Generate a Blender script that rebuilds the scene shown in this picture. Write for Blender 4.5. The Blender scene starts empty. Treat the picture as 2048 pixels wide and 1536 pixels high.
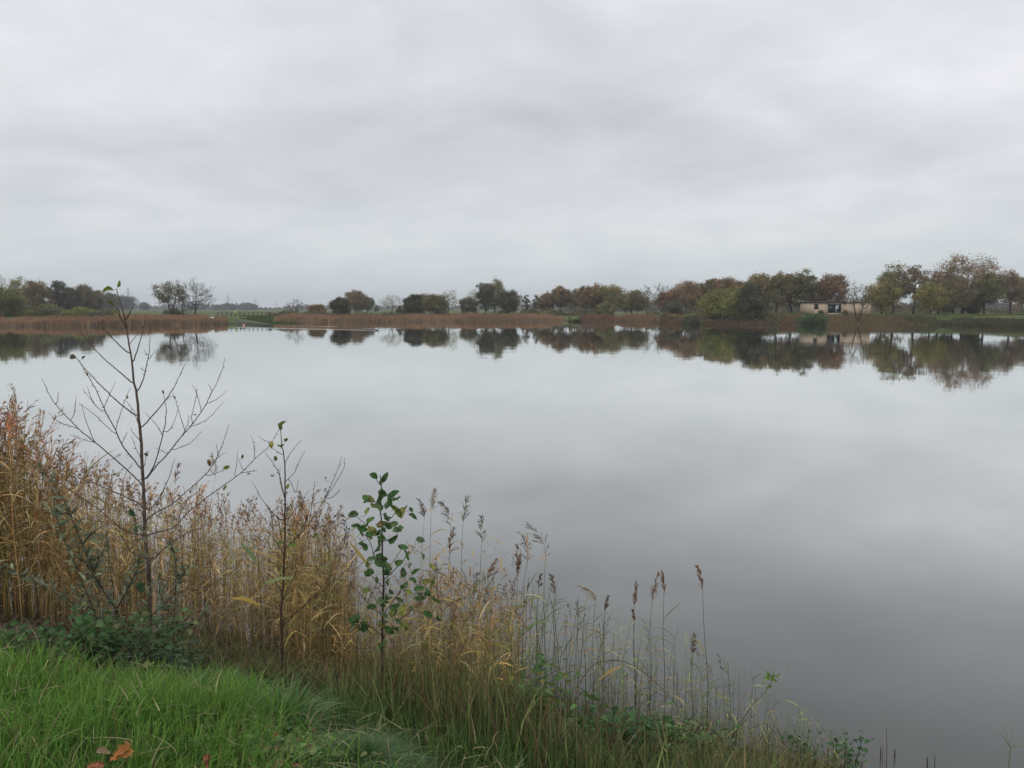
import bpy, math, random
import numpy as np
from mathutils import Vector
random.seed(7); R = np.random.default_rng(11)
S = bpy.context.scene; COL = S.collection

# ------------------------------------------------------------------ camera
F = 1536.0; HOR = 617.0; CAMZ = 3.3
TH = math.atan((768 - HOR) / F)
cd = bpy.data.cameras.new('camera'); cam = bpy.data.objects.new('camera', cd); COL.objects.link(cam)
cam.location = (0, 0, CAMZ); cam.rotation_euler = (math.pi/2 - TH, 0, 0)
cd.sensor_width = 36; cd.lens = 36 * F / 2048; cd.clip_start = 0.05; cd.clip_end = 12000
S.camera = cam
S.render.resolution_x = 1024; S.render.resolution_y = 768

# ------------------------------------------------------------------ world
W = bpy.data.worlds.new('World'); S.world = W; W.use_nodes = True
nt = W.node_tree; nt.nodes.clear(); N = nt.nodes; L = nt.links
def nd(nodes, t, **k):
    n = nodes.new(t)
    for a, b in k.items(): setattr(n, a, b)
    return n
def mth(tree, op, a, b=None, clamp=False):
    n = tree.nodes.new('ShaderNodeMath'); n.operation = op; n.use_clamp = clamp
    for i, v in enumerate((a, b)):
        if v is None: continue
        if isinstance(v, (int, float)): n.inputs[i].default_value = v
        else: tree.links.new(v, n.inputs[i])
    return n.outputs[0]
SUN_EL, SUN_AZ = math.radians(38), math.radians(200)
sky = nd(N, 'ShaderNodeTexSky', sky_type='NISHITA'); sky.sun_disc = False
sky.sun_elevation = SUN_EL; sky.sun_rotation = SUN_AZ; sky.dust_density = 3; sky.air_density = 1.5
bg1 = nd(N, 'ShaderNodeBackground'); bg1.inputs[1].default_value = 0.08; L.new(sky.outputs[0], bg1.inputs[0])
tc = nd(N, 'ShaderNodeTexCoord'); sp = nd(N, 'ShaderNodeSeparateXYZ'); L.new(tc.outputs['Generated'], sp.inputs[0])
zc = mth(nt, 'MAXIMUM', sp.outputs[2], 0.0); zz = mth(nt, 'ADD', zc, 0.26)
cb = nd(N, 'ShaderNodeCombineXYZ'); L.new(mth(nt, 'DIVIDE', sp.outputs[0], zz), cb.inputs[0]); L.new(mth(nt, 'DIVIDE', sp.outputs[1], zz), cb.inputs[1])
def noise(tree, vec, scale, detail=4, rough=.5, dist=0., off=None, sc=None):
    if off is not None or sc is not None:
        m = tree.nodes.new('ShaderNodeMapping'); tree.links.new(vec, m.inputs[0])
        if off: m.inputs['Location'].default_value = off
        if sc: m.inputs['Scale'].default_value = sc
        vec = m.outputs[0]
    n = tree.nodes.new('ShaderNodeTexNoise'); tree.links.new(vec, n.inputs['Vector'])
    n.inputs['Scale'].default_value = scale; n.inputs['Detail'].default_value = detail
    n.inputs['Roughness'].default_value = rough; n.inputs['Distortion'].default_value = dist
    return n.outputs['Fac']
n1 = noise(nt, cb.outputs[0], 1.1, 3, .5, .3, off=(2.3, 1.1, 0), sc=(.8, 1.1, 1))
n2 = noise(nt, cb.outputs[0], 3.2, 7, .55, .35, off=(5.3, 7.1, 0), sc=(1, 1.05, 1))
v = mth(nt, 'ADD', mth(nt, 'MULTIPLY', n1, .62), mth(nt, 'MULTIPLY', n2, .38))
def blob(tree, dirv, px, py, sx, sy):
    # a lighter or darker cloud bank centred on one direction of the sky
    u_, v_ = (px - 1024) / F, (768 - py) / F
    d = Vector((u_, math.cos(TH) + v_*math.sin(TH), -math.sin(TH) + v_*math.cos(TH))).normalized()
    az = math.atan2(d.x, d.y)
    a = mth(tree, 'ARCTAN2', dirv.outputs[0], dirv.outputs[1])
    a = mth(tree, 'DIVIDE', mth(tree, 'SUBTRACT', a, az), sx); e = mth(tree, 'DIVIDE', mth(tree, 'SUBTRACT', dirv.outputs[2], d.z), sy)
    q = mth(tree, 'ADD', mth(tree, 'MULTIPLY', a, a), mth(tree, 'MULTIPLY', e, e))
    return mth(tree, 'EXPONENT', mth(tree, 'MULTIPLY', q, -1.0))
for px, py, sx, sy, amp in ((620, 190, .26, .05, .10), (1900, 90, .24, .08, .13), (1180, 295, .14, .02, .05), (60, 90, .1, .04, -.06),
                            (1000, 275, .3, .03, -.05), (250, 330, .25, .035, -.07), (1330, 170, .12, .05, -.05), (1750, 300, .3, .04, -.03)):
    v = mth(nt, 'ADD', v, mth(nt, 'MULTIPLY', blob(nt, sp, px, py, sx, sy), amp))
rp = nd(N, 'ShaderNodeValToRGB'); L.new(v, rp.inputs[0])
e = rp.color_ramp.elements
e[0].position = .26; e[0].color = (.56, .585, .615, 1); e[1].position = .74; e[1].color = (.96, .95, .99, 1)
m_ = e.new(.5); m_.color = (.735, .755, .80, 1)
# towards the horizon clouds thin into an even pale grey; the overcast brightens towards the zenith
hz = nd(N, 'ShaderNodeMapRange'); L.new(zc, hz.inputs[0]); hz.inputs[1].default_value = 0; hz.inputs[2].default_value = .16; hz.inputs[3].default_value = .8; hz.inputs[4].default_value = 0
mx = nd(N, 'ShaderNodeMix', data_type='RGBA'); L.new(hz.outputs[0], mx.inputs[0]); L.new(rp.outputs[0], mx.inputs[6]); mx.inputs[7].default_value = (.695, .775, .80, 1)
zs = nd(N, 'ShaderNodeMapRange'); L.new(zc, zs.inputs[0]); zs.inputs[1].default_value = .2; zs.inputs[2].default_value = 1; zs.inputs[3].default_value = 1; zs.inputs[4].default_value = 1.4
bg2 = nd(N, 'ShaderNodeBackground'); L.new(mx.outputs[2], bg2.inputs[0]); L.new(zs.outputs[0], bg2.inputs[1])
ms = nd(N, 'ShaderNodeMixShader'); ms.inputs[0].default_value = .92; L.new(bg1.outputs[0], ms.inputs[1]); L.new(bg2.outputs[0], ms.inputs[2])
wo = nd(N, 'ShaderNodeOutputWorld'); L.new(ms.outputs[0], wo.inputs[0])
sd = bpy.data.lights.new('sun', 'SUN'); sd.energy = 0.6; sd.angle = math.radians(25); sd.color = (1, .97, .92)
sun = bpy.data.objects.new('sun', sd); COL.objects.link(sun)
dv = Vector((math.sin(SUN_AZ)*math.cos(SUN_EL), math.cos(SUN_AZ)*math.cos(SUN_EL), math.sin(SUN_EL)))
sun.rotation_euler = dv.to_track_quat('Z', 'Y').to_euler(); sun.location = (0, -20, 30)
vs = S.view_settings; vs.view_transform = 'Standard'; vs.look = 'None'; vs.exposure = 0.0; vs.gamma = 1
S.render.engine = 'CYCLES'; S.cycles.max_bounces = 8; S.cycles.transparent_max_bounces = 8; S.cycles.volume_bounces = 0

# ------------------------------------------------------------------ helpers
def at(px, py, Y):
    u_, v_ = (px - 1024) / F, (768 - py) / F
    dx, dy, dz = u_, math.cos(TH) + v_*math.sin(TH), -math.sin(TH) + v_*math.cos(TH)
    t = Y / dy
    return np.array((dx*t, Y, CAMZ + dz*t))
def onz(px, py, z):
    u_, v_ = (px - 1024) / F, (768 - py) / F
    dx, dy, dz = u_, math.cos(TH) + v_*math.sin(TH), -math.sin(TH) + v_*math.cos(TH)
    t = (z - CAMZ) / dz
    return np.array((dx*t, dy*t, z))
def onground(px, py):
    z = 1.0
    for _ in range(25):
        p = onz(px, py, z); z = .5*z + .5*float(gz(p[0], p[1]))
    return onz(px, py, z)
def unit(v): return v / (np.linalg.norm(v, axis=-1, keepdims=True) + 1e-9)

class Geo:
    def __init__(s): s.v = []; s.f = []; s.c = []; s.n = 0
    def add(s, v, faces, c):
        v = np.asarray(v, float).reshape(-1, 3); c = np.asarray(c, float)
        if c.ndim == 1: c = np.broadcast_to(c, (len(v), 3))
        s.v.append(v); s.c.append(c)
        for f in faces:
            f = np.asarray(f, int)
            if len(f): s.f.append(f + s.n)
        s.n += len(v); return s
    def tube(s, pts, rad, c, n=5, cap=True):
        pts = np.asarray(pts, float); m = len(pts); rad = np.broadcast_to(np.asarray(rad, float), (m,))
        t = np.gradient(pts, axis=0); t = unit(t)
        ref = np.array((.31, .9, .28)) if abs(t[0][2]) > .6 else np.array((0, 0, 1.))
        a = unit(np.cross(t, ref)); b = np.cross(t, a)
        an = np.arange(n)*2*math.pi/n
        ring = pts[:, None] + rad[:, None, None]*(np.cos(an)[None, :, None]*a[:, None] + np.sin(an)[None, :, None]*b[:, None])
        i = np.arange(m-1)[:, None]*n; j = np.arange(n)[None]; k = (j+1) % n
        q = np.stack([i+j, i+k, i+n+k, i+n+j], -1).reshape(-1, 4)
        fs = [q]
        if cap: fs += [np.array([list(range(n))[::-1]]), np.array([[(m-1)*n + x for x in range(n)]])]
        return s.add(ring, fs, c)
    def ribbon(s, pts, wid, side, c):
        pts = np.asarray(pts, float); wid = np.asarray(wid, float)[:, None]; side = np.asarray(side, float)
        v = np.stack([pts - side*wid*.5, pts + side*wid*.5], 1)
        i = np.arange(len(pts)-1)*2
        return s.add(v, [np.stack([i, i+1, i+3, i+2], -1)], c)
    def box(s, a, b, c):
        (x0, y0, z0), (x1, y1, z1) = a, b
        v = [(x0,y0,z0),(x1,y0,z0),(x1,y1,z0),(x0,y1,z0),(x0,y0,z1),(x1,y0,z1),(x1,y1,z1),(x0,y1,z1)]
        return s.add(v, [[(0,3,2,1),(4,5,6,7),(0,1,5,4),(1,2,6,5),(2,3,7,6),(3,0,4,7)]], c)
    def arrays(s): return np.concatenate(s.v), s.f, np.concatenate(s.c)
    def merge(s, o, off=(0,0,0)):
        v, f, c = o.arrays(); return s.add(v + np.asarray(off), f, c)
    def stamp(s, proto, pos, rot, sc, shear, tint):
        # many transformed copies of a prototype, bent by a quadratic shear with height
        v, f, c = proto; N_ = len(pos)
        ca, sa = np.cos(rot)[:, None], np.sin(rot)[:, None]
        x = (v[None, :, 0]*ca - v[None, :, 1]*sa)*sc[:, None]; y = (v[None, :, 0]*sa + v[None, :, 1]*ca)*sc[:, None]; z = v[None, :, 2]*sc[:, None]
        x = x + shear[:, 0:1]*z*z; y = y + shear[:, 1:2]*z*z
        V = np.stack([x + pos[:, 0:1], y + pos[:, 1:2], z + pos[:, 2:3]], -1)
        C = c[None]*tint[:, None, :]
        off = (np.arange(N_)*len(v))[:, None, None]
        return s.add(V, [(np.asarray(q)[None] + off).reshape(-1, np.asarray(q).shape[-1]) for q in f], C.reshape(-1, 3))
    def build(s, name, mat, parent=None, smooth=False):
        v, f, c = s.arrays()
        org = np.zeros(3)
        if parent is not None: org = np.array(parent.location)
        elif len(v): org = np.array([(v[:,0].min()+v[:,0].max())/2, (v[:,1].min()+v[:,1].max())/2, v[:,2].min()])
        me = bpy.data.meshes.new(name); me.vertices.add(len(v)); me.vertices.foreach_set('co', (v-org).astype(np.float32).ravel())
        sizes = np.concatenate([np.full(len(q), q.shape[1]) for q in f]); lv = np.concatenate([q.ravel() for q in f])
        me.loops.add(len(lv)); me.loops.foreach_set('vertex_index', lv.astype(np.int32))
        me.polygons.add(len(sizes)); me.polygons.foreach_set('loop_start', np.concatenate([[0], np.cumsum(sizes)[:-1]]).astype(np.int32))
        if smooth: me.polygons.foreach_set('use_smooth', np.ones(len(sizes), bool))
        me.update(calc_edges=True)
        ca = me.color_attributes.new('Col', 'FLOAT_COLOR', 'POINT')
        ca.data.foreach_set('color', np.concatenate([c, np.ones((len(c), 1))], 1).astype(np.float32).ravel())
        me.materials.append(mat)
        o = bpy.data.objects.new(name, me); COL.objects.link(o)
        if parent is not None: o.parent = parent
        else: o.location = org
        return o
def tag(o, label, cat, group=None, kind=None):
    if label: o['label'] = label
    if cat: o['category'] = cat
    if group: o['group'] = group
    if kind: o['kind'] = kind
    return o
def thing(name, loc, label, cat, group=None):
    o = bpy.data.objects.new(name, None); COL.objects.link(o); o.location = [float(x) for x in loc]; o.empty_display_size = .2
    return tag(o, label, cat, group)
def struct(o): o['kind'] = 'structure'; return o

def mat_veg(name, trans=.25, rough=.6, spec=.3, nscale=None):
    m = bpy.data.materials.new(name); m.use_nodes = True; t = m.node_tree; t.nodes.clear()
    at_ = t.nodes.new('ShaderNodeVertexColor'); at_.layer_name = 'Col'; col = at_.outputs[0]
    if nscale:
        tcn = t.nodes.new('ShaderNodeTexCoord'); nf = noise(t, tcn.outputs['Object'], nscale, 3, .6)
        mr = t.nodes.new('ShaderNodeMapRange'); t.links.new(nf, mr.inputs[0]); mr.inputs[1].default_value = .3; mr.inputs[2].default_value = .7; mr.inputs[3].default_value = .6; mr.inputs[4].default_value = 1.4
        vm = t.nodes.new('ShaderNodeVectorMath'); vm.operation = 'SCALE'; t.links.new(col, vm.inputs[0]); t.links.new(mr.outputs[0], vm.inputs['Scale']); col = vm.outputs[0]
    p = t.nodes.new('ShaderNodeBsdfPrincipled'); t.links.new(col, p.inputs['Base Color']); p.inputs['Roughness'].default_value = rough; p.inputs['Specular IOR Level'].default_value = spec
    out = t.nodes.new('ShaderNodeOutputMaterial')
    if trans:
        tr = t.nodes.new('ShaderNodeBsdfTranslucent'); t.links.new(col, tr.inputs[0]); mxs = t.nodes.new('ShaderNodeMixShader'); mxs.inputs[0].default_value = trans
        t.links.new(p.outputs[0], mxs.inputs[1]); t.links.new(tr.outputs[0], mxs.inputs[2]); t.links.new(mxs.outputs[0], out.inputs[0])
    else: t.links.new(p.outputs[0], out.inputs[0])
    return m
M_leaf = mat_veg('foliage', .3, .7, .15); M_bark = mat_veg('bark', 0, .85, .1, 9.0); M_reed = mat_veg('dry_reed', .25, .6, .2)
M_grass = mat_veg('grass_blades', .35, .5, .3); M_green = mat_veg('glossy_leaf', .3, .6, .18, 30.0); M_solid = mat_veg('painted', 0, .5, .4, 3.0)
M_litter = mat_veg('dead_leaf', .1, .75, .1, 60.0)

# ------------------------------------------------------------------ the lie of the land
LAKE = np.array([(2.44,5.24),(1.44,5.62),(0,6.2),(-1.5,6.85),(-3.65,7.5),(-5.4,7.9),(-9,8.6),(-20,12),(-60,18),(-150,25),(-200,60),(-165,128),(-116,137),
    (-96.6,146),(-80,149),(-71,157),(-63,163),(-58.5,162),(-54,157),(-47,152),(-46.5,150),(-52,168),(-57.5,184),(-50,186),(-39.7,188),(-20,194),(-3,199),(14,202),
    (17,197),(22,198),(34.6,193),(33.5,180),(34,168),(40,161),(48,154),(54,156),(58,154),(65.6,161),(76,160),(88,158),(90,146),(91,134),(110,115),(150,90),(200,60),(180,0),(120,-25),(20,-20),(8,-6),(5.2,1),(3.7,3.8)], float)
def sdf(x, y):
    """distance to the shore: positive on land, negative over the lake"""
    x = np.atleast_1d(np.asarray(x, float)); y = np.atleast_1d(np.asarray(y, float)); P = np.stack([x, y], -1)
    best = np.full(len(x), 1e9); ins = np.zeros(len(x), bool); A = LAKE; B = np.roll(LAKE, -1, 0)
    for a, b in zip(A, B):
        ab = b - a; t = np.clip(((P - a) @ ab) / (ab @ ab), 0, 1); dd = np.hypot(*(P - a - t[:, None]*ab).T); best = np.minimum(best, dd)
        c = ((a[1] > y) != (b[1] > y)) & (x < (b[0]-a[0])*(y-a[1])/(b[1]-a[1]+1e-12) + a[0]); ins ^= c
    return np.where(ins, -best, best)
def sst(t): t = np.clip(t, 0, 1); return t*t*(3-2*t)
def gz(x, y):
    sc_ = np.ndim(x) == 0
    x = np.atleast_1d(np.asarray(x, float)); y = np.atleast_1d(np.asarray(y, float))
    d = sdf(x, y); near = y < 45 - np.abs(x)*.2
    base = np.where(near, 1.65, 1.3 + .75*sst((x-36)/16)*(1 - sst((y-320)/200)))
    w = np.where(near, 4.0, 9.0)
    land = base*(.30*np.clip(d/w, 0, 1)**.8 + .70*sst(d/w)) + .03*np.sin(x*2.1+y*1.3)*sst(d/3) + .02*np.sin(x*5.1-y*3.3)*sst(d/3)
    land = land + np.where(near, 0, .12*np.sin(x*.05)*np.cos(y*.04))*sst(d/20)
    z = np.where(d > 0, land, np.maximum(-1.3, d*.3))
    return z[0] if sc_ else z

def build_ground():
    ang = np.concatenate([np.radians(np.arange(-60, 60, .28)), np.radians(np.arange(60, 300, 4))])
    r = np.concatenate([np.geomspace(.4, 12, 120), np.geomspace(12.4, 105, 70), np.arange(107, 235, 1.6), np.geomspace(238, 3000, 60)])
    A, RR = np.meshgrid(ang, r, indexing='ij'); x = (RR*np.sin(A)).ravel(); y = (RR*np.cos(A)).ravel()
    z = gz(x, y); na, nr = A.shape
    v = np.concatenate([np.stack([x, y, z], -1), [[0, 0, gz(0., 0.)]]])
    i = np.arange(na)[:, None]; i2 = (i+1) % na; j = np.arange(nr-1)[None]
    q = np.stack([i*nr+j, i*nr+j+1, i2*nr+j+1, i2*nr+j], -1).reshape(-1, 4)[:, ::-1]
    c = na*nr; t = np.stack([np.full(na, c), np.arange(na)*nr, ((np.arange(na)+1) % na)*nr], -1)[:, ::-1]
    g = Geo(); g.add(v, [q, t], (.1, .1, .1))
    m = bpy.data.materials.new('ground_soil_and_grass'); m.use_nodes = True; T = m.node_tree; p = T.nodes['Principled BSDF']
    geo = T.nodes.new('ShaderNodeNewGeometry'); sx = T.nodes.new('ShaderNodeSeparateXYZ'); T.links.new(geo.outputs['Position'], sx.inputs[0])
    def ramp(f, stops):
        rr = T.nodes.new('ShaderNodeValToRGB'); T.links.new(f, rr.inputs[0]); el = rr.color_ramp.elements
        el[0].position, el[0].color = stops[0][0], (*stops[0][1], 1); el[1].position, el[1].color = stops[-1][0], (*stops[-1][1], 1)
        for s_, c_ in stops[1:-1]: q_ = el.new(s_); q_.color = (*c_, 1)
        return rr.outputs[0]
    def mixc(f, a, b):
        mm = T.nodes.new('ShaderNodeMix'); mm.data_type = 'RGBA'; T.links.new(f, mm.inputs[0]); T.links.new(a, mm.inputs[6]); T.links.new(b, mm.inputs[7]); return mm.outputs[2]
    pos = geo.outputs['Position']
    far = ramp(noise(T, pos, .05, 5, .6), [(.3, (.075, .105, .035)), (.5, (.11, .12, .05)), (.7, (.15, .125, .07))])
    fine = ramp(noise(T, pos, 2.2, 5, .7), [(.3, (.05, .075, .02)), (.55, (.09, .12, .035)), (.75, (.13, .12, .055))])
    far = mixc(mth(T, 'MULTIPLY', 1.0, .45), far, fine)
    soil = ramp(noise(T, pos, 14, 5, .7), [(.3, (.018, .022, .010)), (.55, (.035, .038, .016)), (.75, (.07, .055, .03))])
    lawn = ramp(noise(T, pos, 20, 5, .7), [(.3, (.025, .05, .012)), (.5, (.06, .10, .025)), (.72, (.13, .14, .05))])
    hi = T.nodes.new('ShaderNodeMapRange'); T.links.new(sx.outputs[2], hi.inputs[0]); hi.inputs[1].default_value = 1.3; hi.inputs[2].default_value = 1.5
    near = mixc(hi.outputs[0], soil, lawn)
    ny = T.nodes.new('ShaderNodeMapRange'); T.links.new(sx.outputs[1], ny.inputs[0]); ny.inputs[1].default_value = 40; ny.inputs[2].default_value = 60
    c1 = mixc(ny.outputs[0], near, far)
    mud = ramp(noise(T, pos, 3, 4, .6), [(.3, (.03, .027, .018)), (.7, (.07, .06, .04))])
    lo = T.nodes.new('ShaderNodeMapRange'); T.links.new(sx.outputs[2], lo.inputs[0]); lo.inputs[1].default_value = .1; lo.inputs[2].default_value = .35
    T.links.new(mixc(lo.outputs[0], mud, c1), p.inputs['Base Color']); p.inputs['Roughness'].default_value = .95; p.inputs['Specular IOR Level'].default_value = .1
    bp = T.nodes.new('ShaderNodeBump'); bp.inputs['Strength'].default_value = .5; bp.inputs['Distance'].default_value = .04
    T.links.new(noise(T, pos, 25, 5, .7), bp.inputs['Height']); T.links.new(bp.outputs[0], p.inputs['Normal'])
    struct(g.build('ground', m, smooth=True))
build_ground()

def build_water():
    g = Geo(); g.add([(-320, -60, 0), (320, -60, 0), (320, 235, 0), (-320, 235, 0)], [[(0, 1, 2, 3)]], (.1, .1, .1))
    m = bpy.data.materials.new('lake_water'); m.use_nodes = True; T = m.node_tree; T.nodes.remove(T.nodes['Principled BSDF'])
    body = T.nodes.new('ShaderNodeBsdfDiffuse'); body.inputs[0].default_value = (.066, .068, .062, 1)
    gl = T.nodes.new('ShaderNodeBsdfGlossy'); gl.inputs['Color'].default_value = (.965, .975, .96, 1); gl.inputs['Roughness'].default_value = .018
    lw_ = T.nodes.new('ShaderNodeLayerWeight'); lw_.inputs['Blend'].default_value = .5
    geo = T.nodes.new('ShaderNodeNewGeometry'); pos = geo.outputs['Position']
    sx = T.nodes.new('ShaderNodeSeparateXYZ'); T.links.new(pos, sx.inputs[0])
    a = noise(T, pos, .55, 4, .55, .3, sc=(1, .55, 1)); b = noise(T, pos, 5.0, 3, .5, sc=(1, .7, 1)); c = noise(T, pos, .045, 3, .5, .8)
    # a light breath of wind ruffles some parts of the lake more than others
    mask = T.nodes.new('ShaderNodeMapRange'); T.links.new(c, mask.inputs[0]); mask.inputs[1].default_value = .42; mask.inputs[2].default_value = .66; mask.inputs[3].default_value = .35; mask.inputs[4].default_value = 1.1
    h = mth(T, 'ADD', mth(T, 'MULTIPLY', a, .008), mth(T, 'MULTIPLY', b, .0009))
    h = mth(T, 'MULTIPLY', h, mask.outputs[0])
    # the swimming birds' wakes: narrow bands of steep little waves
    def band(x0, y0, x1, y1, w):
        dx, dy = x1-x0, y1-y0; l = math.hypot(dx, dy); ux, uy = dx/l, dy/l
        t_ = mth(T, 'ADD', mth(T, 'MULTIPLY', mth(T, 'SUBTRACT', sx.outputs[0], x0), ux), mth(T, 'MULTIPLY', mth(T, 'SUBTRACT', sx.outputs[1], y0), uy))
        s_ = mth(T, 'ADD', mth(T, 'MULTIPLY', mth(T, 'SUBTRACT', sx.outputs[0], x0), -uy), mth(T, 'MULTIPLY', mth(T, 'SUBTRACT', sx.outputs[1], y0), ux))
        s_ = mth(T, 'DIVIDE', s_, w); g1 = mth(T, 'EXPONENT', mth(T, 'MULTIPLY', mth(T, 'MULTIPLY', s_, s_), -1.0))
        t_ = mth(T, 'DIVIDE', mth(T, 'SUBTRACT', t_, l/2), l/2); t4 = mth(T, 'POWER', mth(T, 'ABSOLUTE', t_), 6.0)
        return mth(T, 'MULTIPLY', g1, mth(T, 'EXPONENT', mth(T, 'MULTIPLY', t4, -1.0)))
    wk = None
    for px0, py0, px1, py1, w in ((480, 654.5, 735, 660.5, 1.0), (650, 653, 672, 653.2, .8), (728, 657.5, 800, 656.2, .9), (560, 652.5, 668, 652.5, .5)):
        P0, P1 = onz(px0, py0, 0), onz(px1, py1, 0); q = band(P0[0], P0[1], P1[0], P1[1], w)
        wk = q if wk is None else mth(T, 'MAXIMUM', wk, q)
    wn = noise(T, pos, 3.0, 2, .5, sc=(.5, 1.6, 1))
    h = mth(T, 'ADD', h, mth(T, 'MULTIPLY', mth(T, 'MULTIPLY', wk, wn), .06))
    bp = T.nodes.new('ShaderNodeBump'); bp.inputs['Strength'].default_value = 1; bp.inputs['Distance'].default_value = 1
    T.links.new(h, bp.inputs['Height']); T.links.new(bp.outputs[0], gl.inputs['Normal'])
    # hand-set reflectance by angle of sight, raised past Fresnel to brighten the mid-lake
    fc = T.nodes.new('ShaderNodeValToRGB'); T.links.new(lw_.outputs['Facing'], fc.inputs[0]); el = fc.color_ramp.elements
    el[0].position = 0; el[0].color = (.03,)*3 + (1,); el[1].position = 1; el[1].color = (1, 1, 1, 1)
    for a_, b_ in ((.40, .045), (.47, .065), (.55, .12), (.66, .29), (.82, .76), (.92, .92)): q_ = el.new(a_); q_.color = (b_, b_, b_, 1)
    mw = T.nodes.new('ShaderNodeMixShader'); T.links.new(fc.outputs[0], mw.inputs[0]); T.links.new(body.outputs[0], mw.inputs[1]); T.links.new(gl.outputs[0], mw.inputs[2])
    T.links.new(mw.outputs[0], T.nodes['Material Output'].inputs['Surface'])
    struct(g.build('water', m))
build_water()

# ------------------------------------------------------------------ trees
def skeleton(base, tops, pts, seg=3, wig=.08):
    """grow a branching graph from the trunk chain(s) towards the clump points"""
    nodes = [base]; par = [-1]
    for top in tops:
        k = 0; st = base; n_ = 6
        for i in range(1, n_+1):
            t = i/n_; p = st*(1-t) + top*t + R.normal(0, .015*np.linalg.norm(top-st), 3)*(1, 1, .2)
            nodes.append(p); par.append(k); k = len(nodes)-1
    c = np.mean(np.array(tops), 0); order = np.argsort(np.linalg.norm(pts - c*.8 - base*.2, axis=1))
    for idx in order:
        p = pts[idx]; A = np.array(nodes); dv_ = p - A; dist = np.linalg.norm(dv_, axis=1)
        pen = dist + np.maximum(0, A[:, 2] - p[2] + .25*dist)*1.3
        pen[0] += 99; k = int(np.argmin(pen)); a = A[k]; l = dist[k]
        for i in range(1, seg+1):
            t = i/seg; q = a*(1-t) + p*t; q = q + R.normal(0, wig*l, 3)*(1-t) + np.array((0, 0, -.10*l*math.sin(math.pi*t)))
            nodes.append(q); par.append(k); k = len(nodes)-1
    return np.array(nodes), np.array(par)
def limbs(g, nodes, par, r0, rmin, c, pw=.5, n=5):
    cnt = np.zeros(len(nodes)); kids = np.zeros(len(nodes), int)
    for i in range(len(nodes)-1, 0, -1):
        if cnt[i] == 0: cnt[i] = 1
        cnt[par[i]] += cnt[i] if kids[i] != 1 else cnt[i]
        kids[par[i]] += 1
    leaf = cnt.copy()
    rad = np.maximum(rmin, r0*(leaf/leaf[0])**pw)
    for i in range(1, len(nodes)):
        a, b = nodes[par[i]], nodes[i]
        ra = min(rad[par[i]], rad[i]*1.35)
        if par[i] == 0: ra = rad[i]*1.35
        g.tube([a, b], [ra, rad[i]], c, 4 if rad[i] < r0*.3 else 6, cap=False)
def leaf_cards(g, cen, size, col, var, huev=.12):
    n = len(cen); a = unit(R.normal(size=(n, 3))); b = unit(np.cross(a, R.normal(size=(n, 3))))
    s = size*R.uniform(.5, 1.3, (n, 1)); a = a*s; b = b*s*R.uniform(.45, .9, (n, 1))
    v = np.stack([cen-a, cen-b*.9+a*.1, cen+a, cen+b+a*R.uniform(-.3, .3, (n, 1))], 1)
    c = np.array(col)*np.exp(R.normal(0, var, (n, 1)))*(1 + R.normal(0, huev, (n, 3)))
    c = np.clip(np.repeat(c, 4, 0), .005, .8); i = np.arange(n)*4
    g.add(v, [np.stack([i, i+1, i+2, i+3], -1)], c)
PAL = dict(rust=(0.249, 0.166, 0.082), copper=(0.290, 0.190, 0.105), red=(0.240, 0.151, 0.090), red_=(0.255, 0.147, 0.085), ochre=(0.303, 0.247, 0.094), olive=(0.197, 0.190, 0.077), dark=(0.110, 0.108, 0.063), dark_=(0.103, 0.112, 0.061), brown=(0.197, 0.159, 0.090),
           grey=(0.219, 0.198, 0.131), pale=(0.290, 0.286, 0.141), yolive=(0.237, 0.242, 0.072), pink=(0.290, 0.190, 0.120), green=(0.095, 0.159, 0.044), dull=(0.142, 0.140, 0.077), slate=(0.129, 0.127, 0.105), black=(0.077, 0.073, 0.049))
BARK = (.055, .045, .036)
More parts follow.
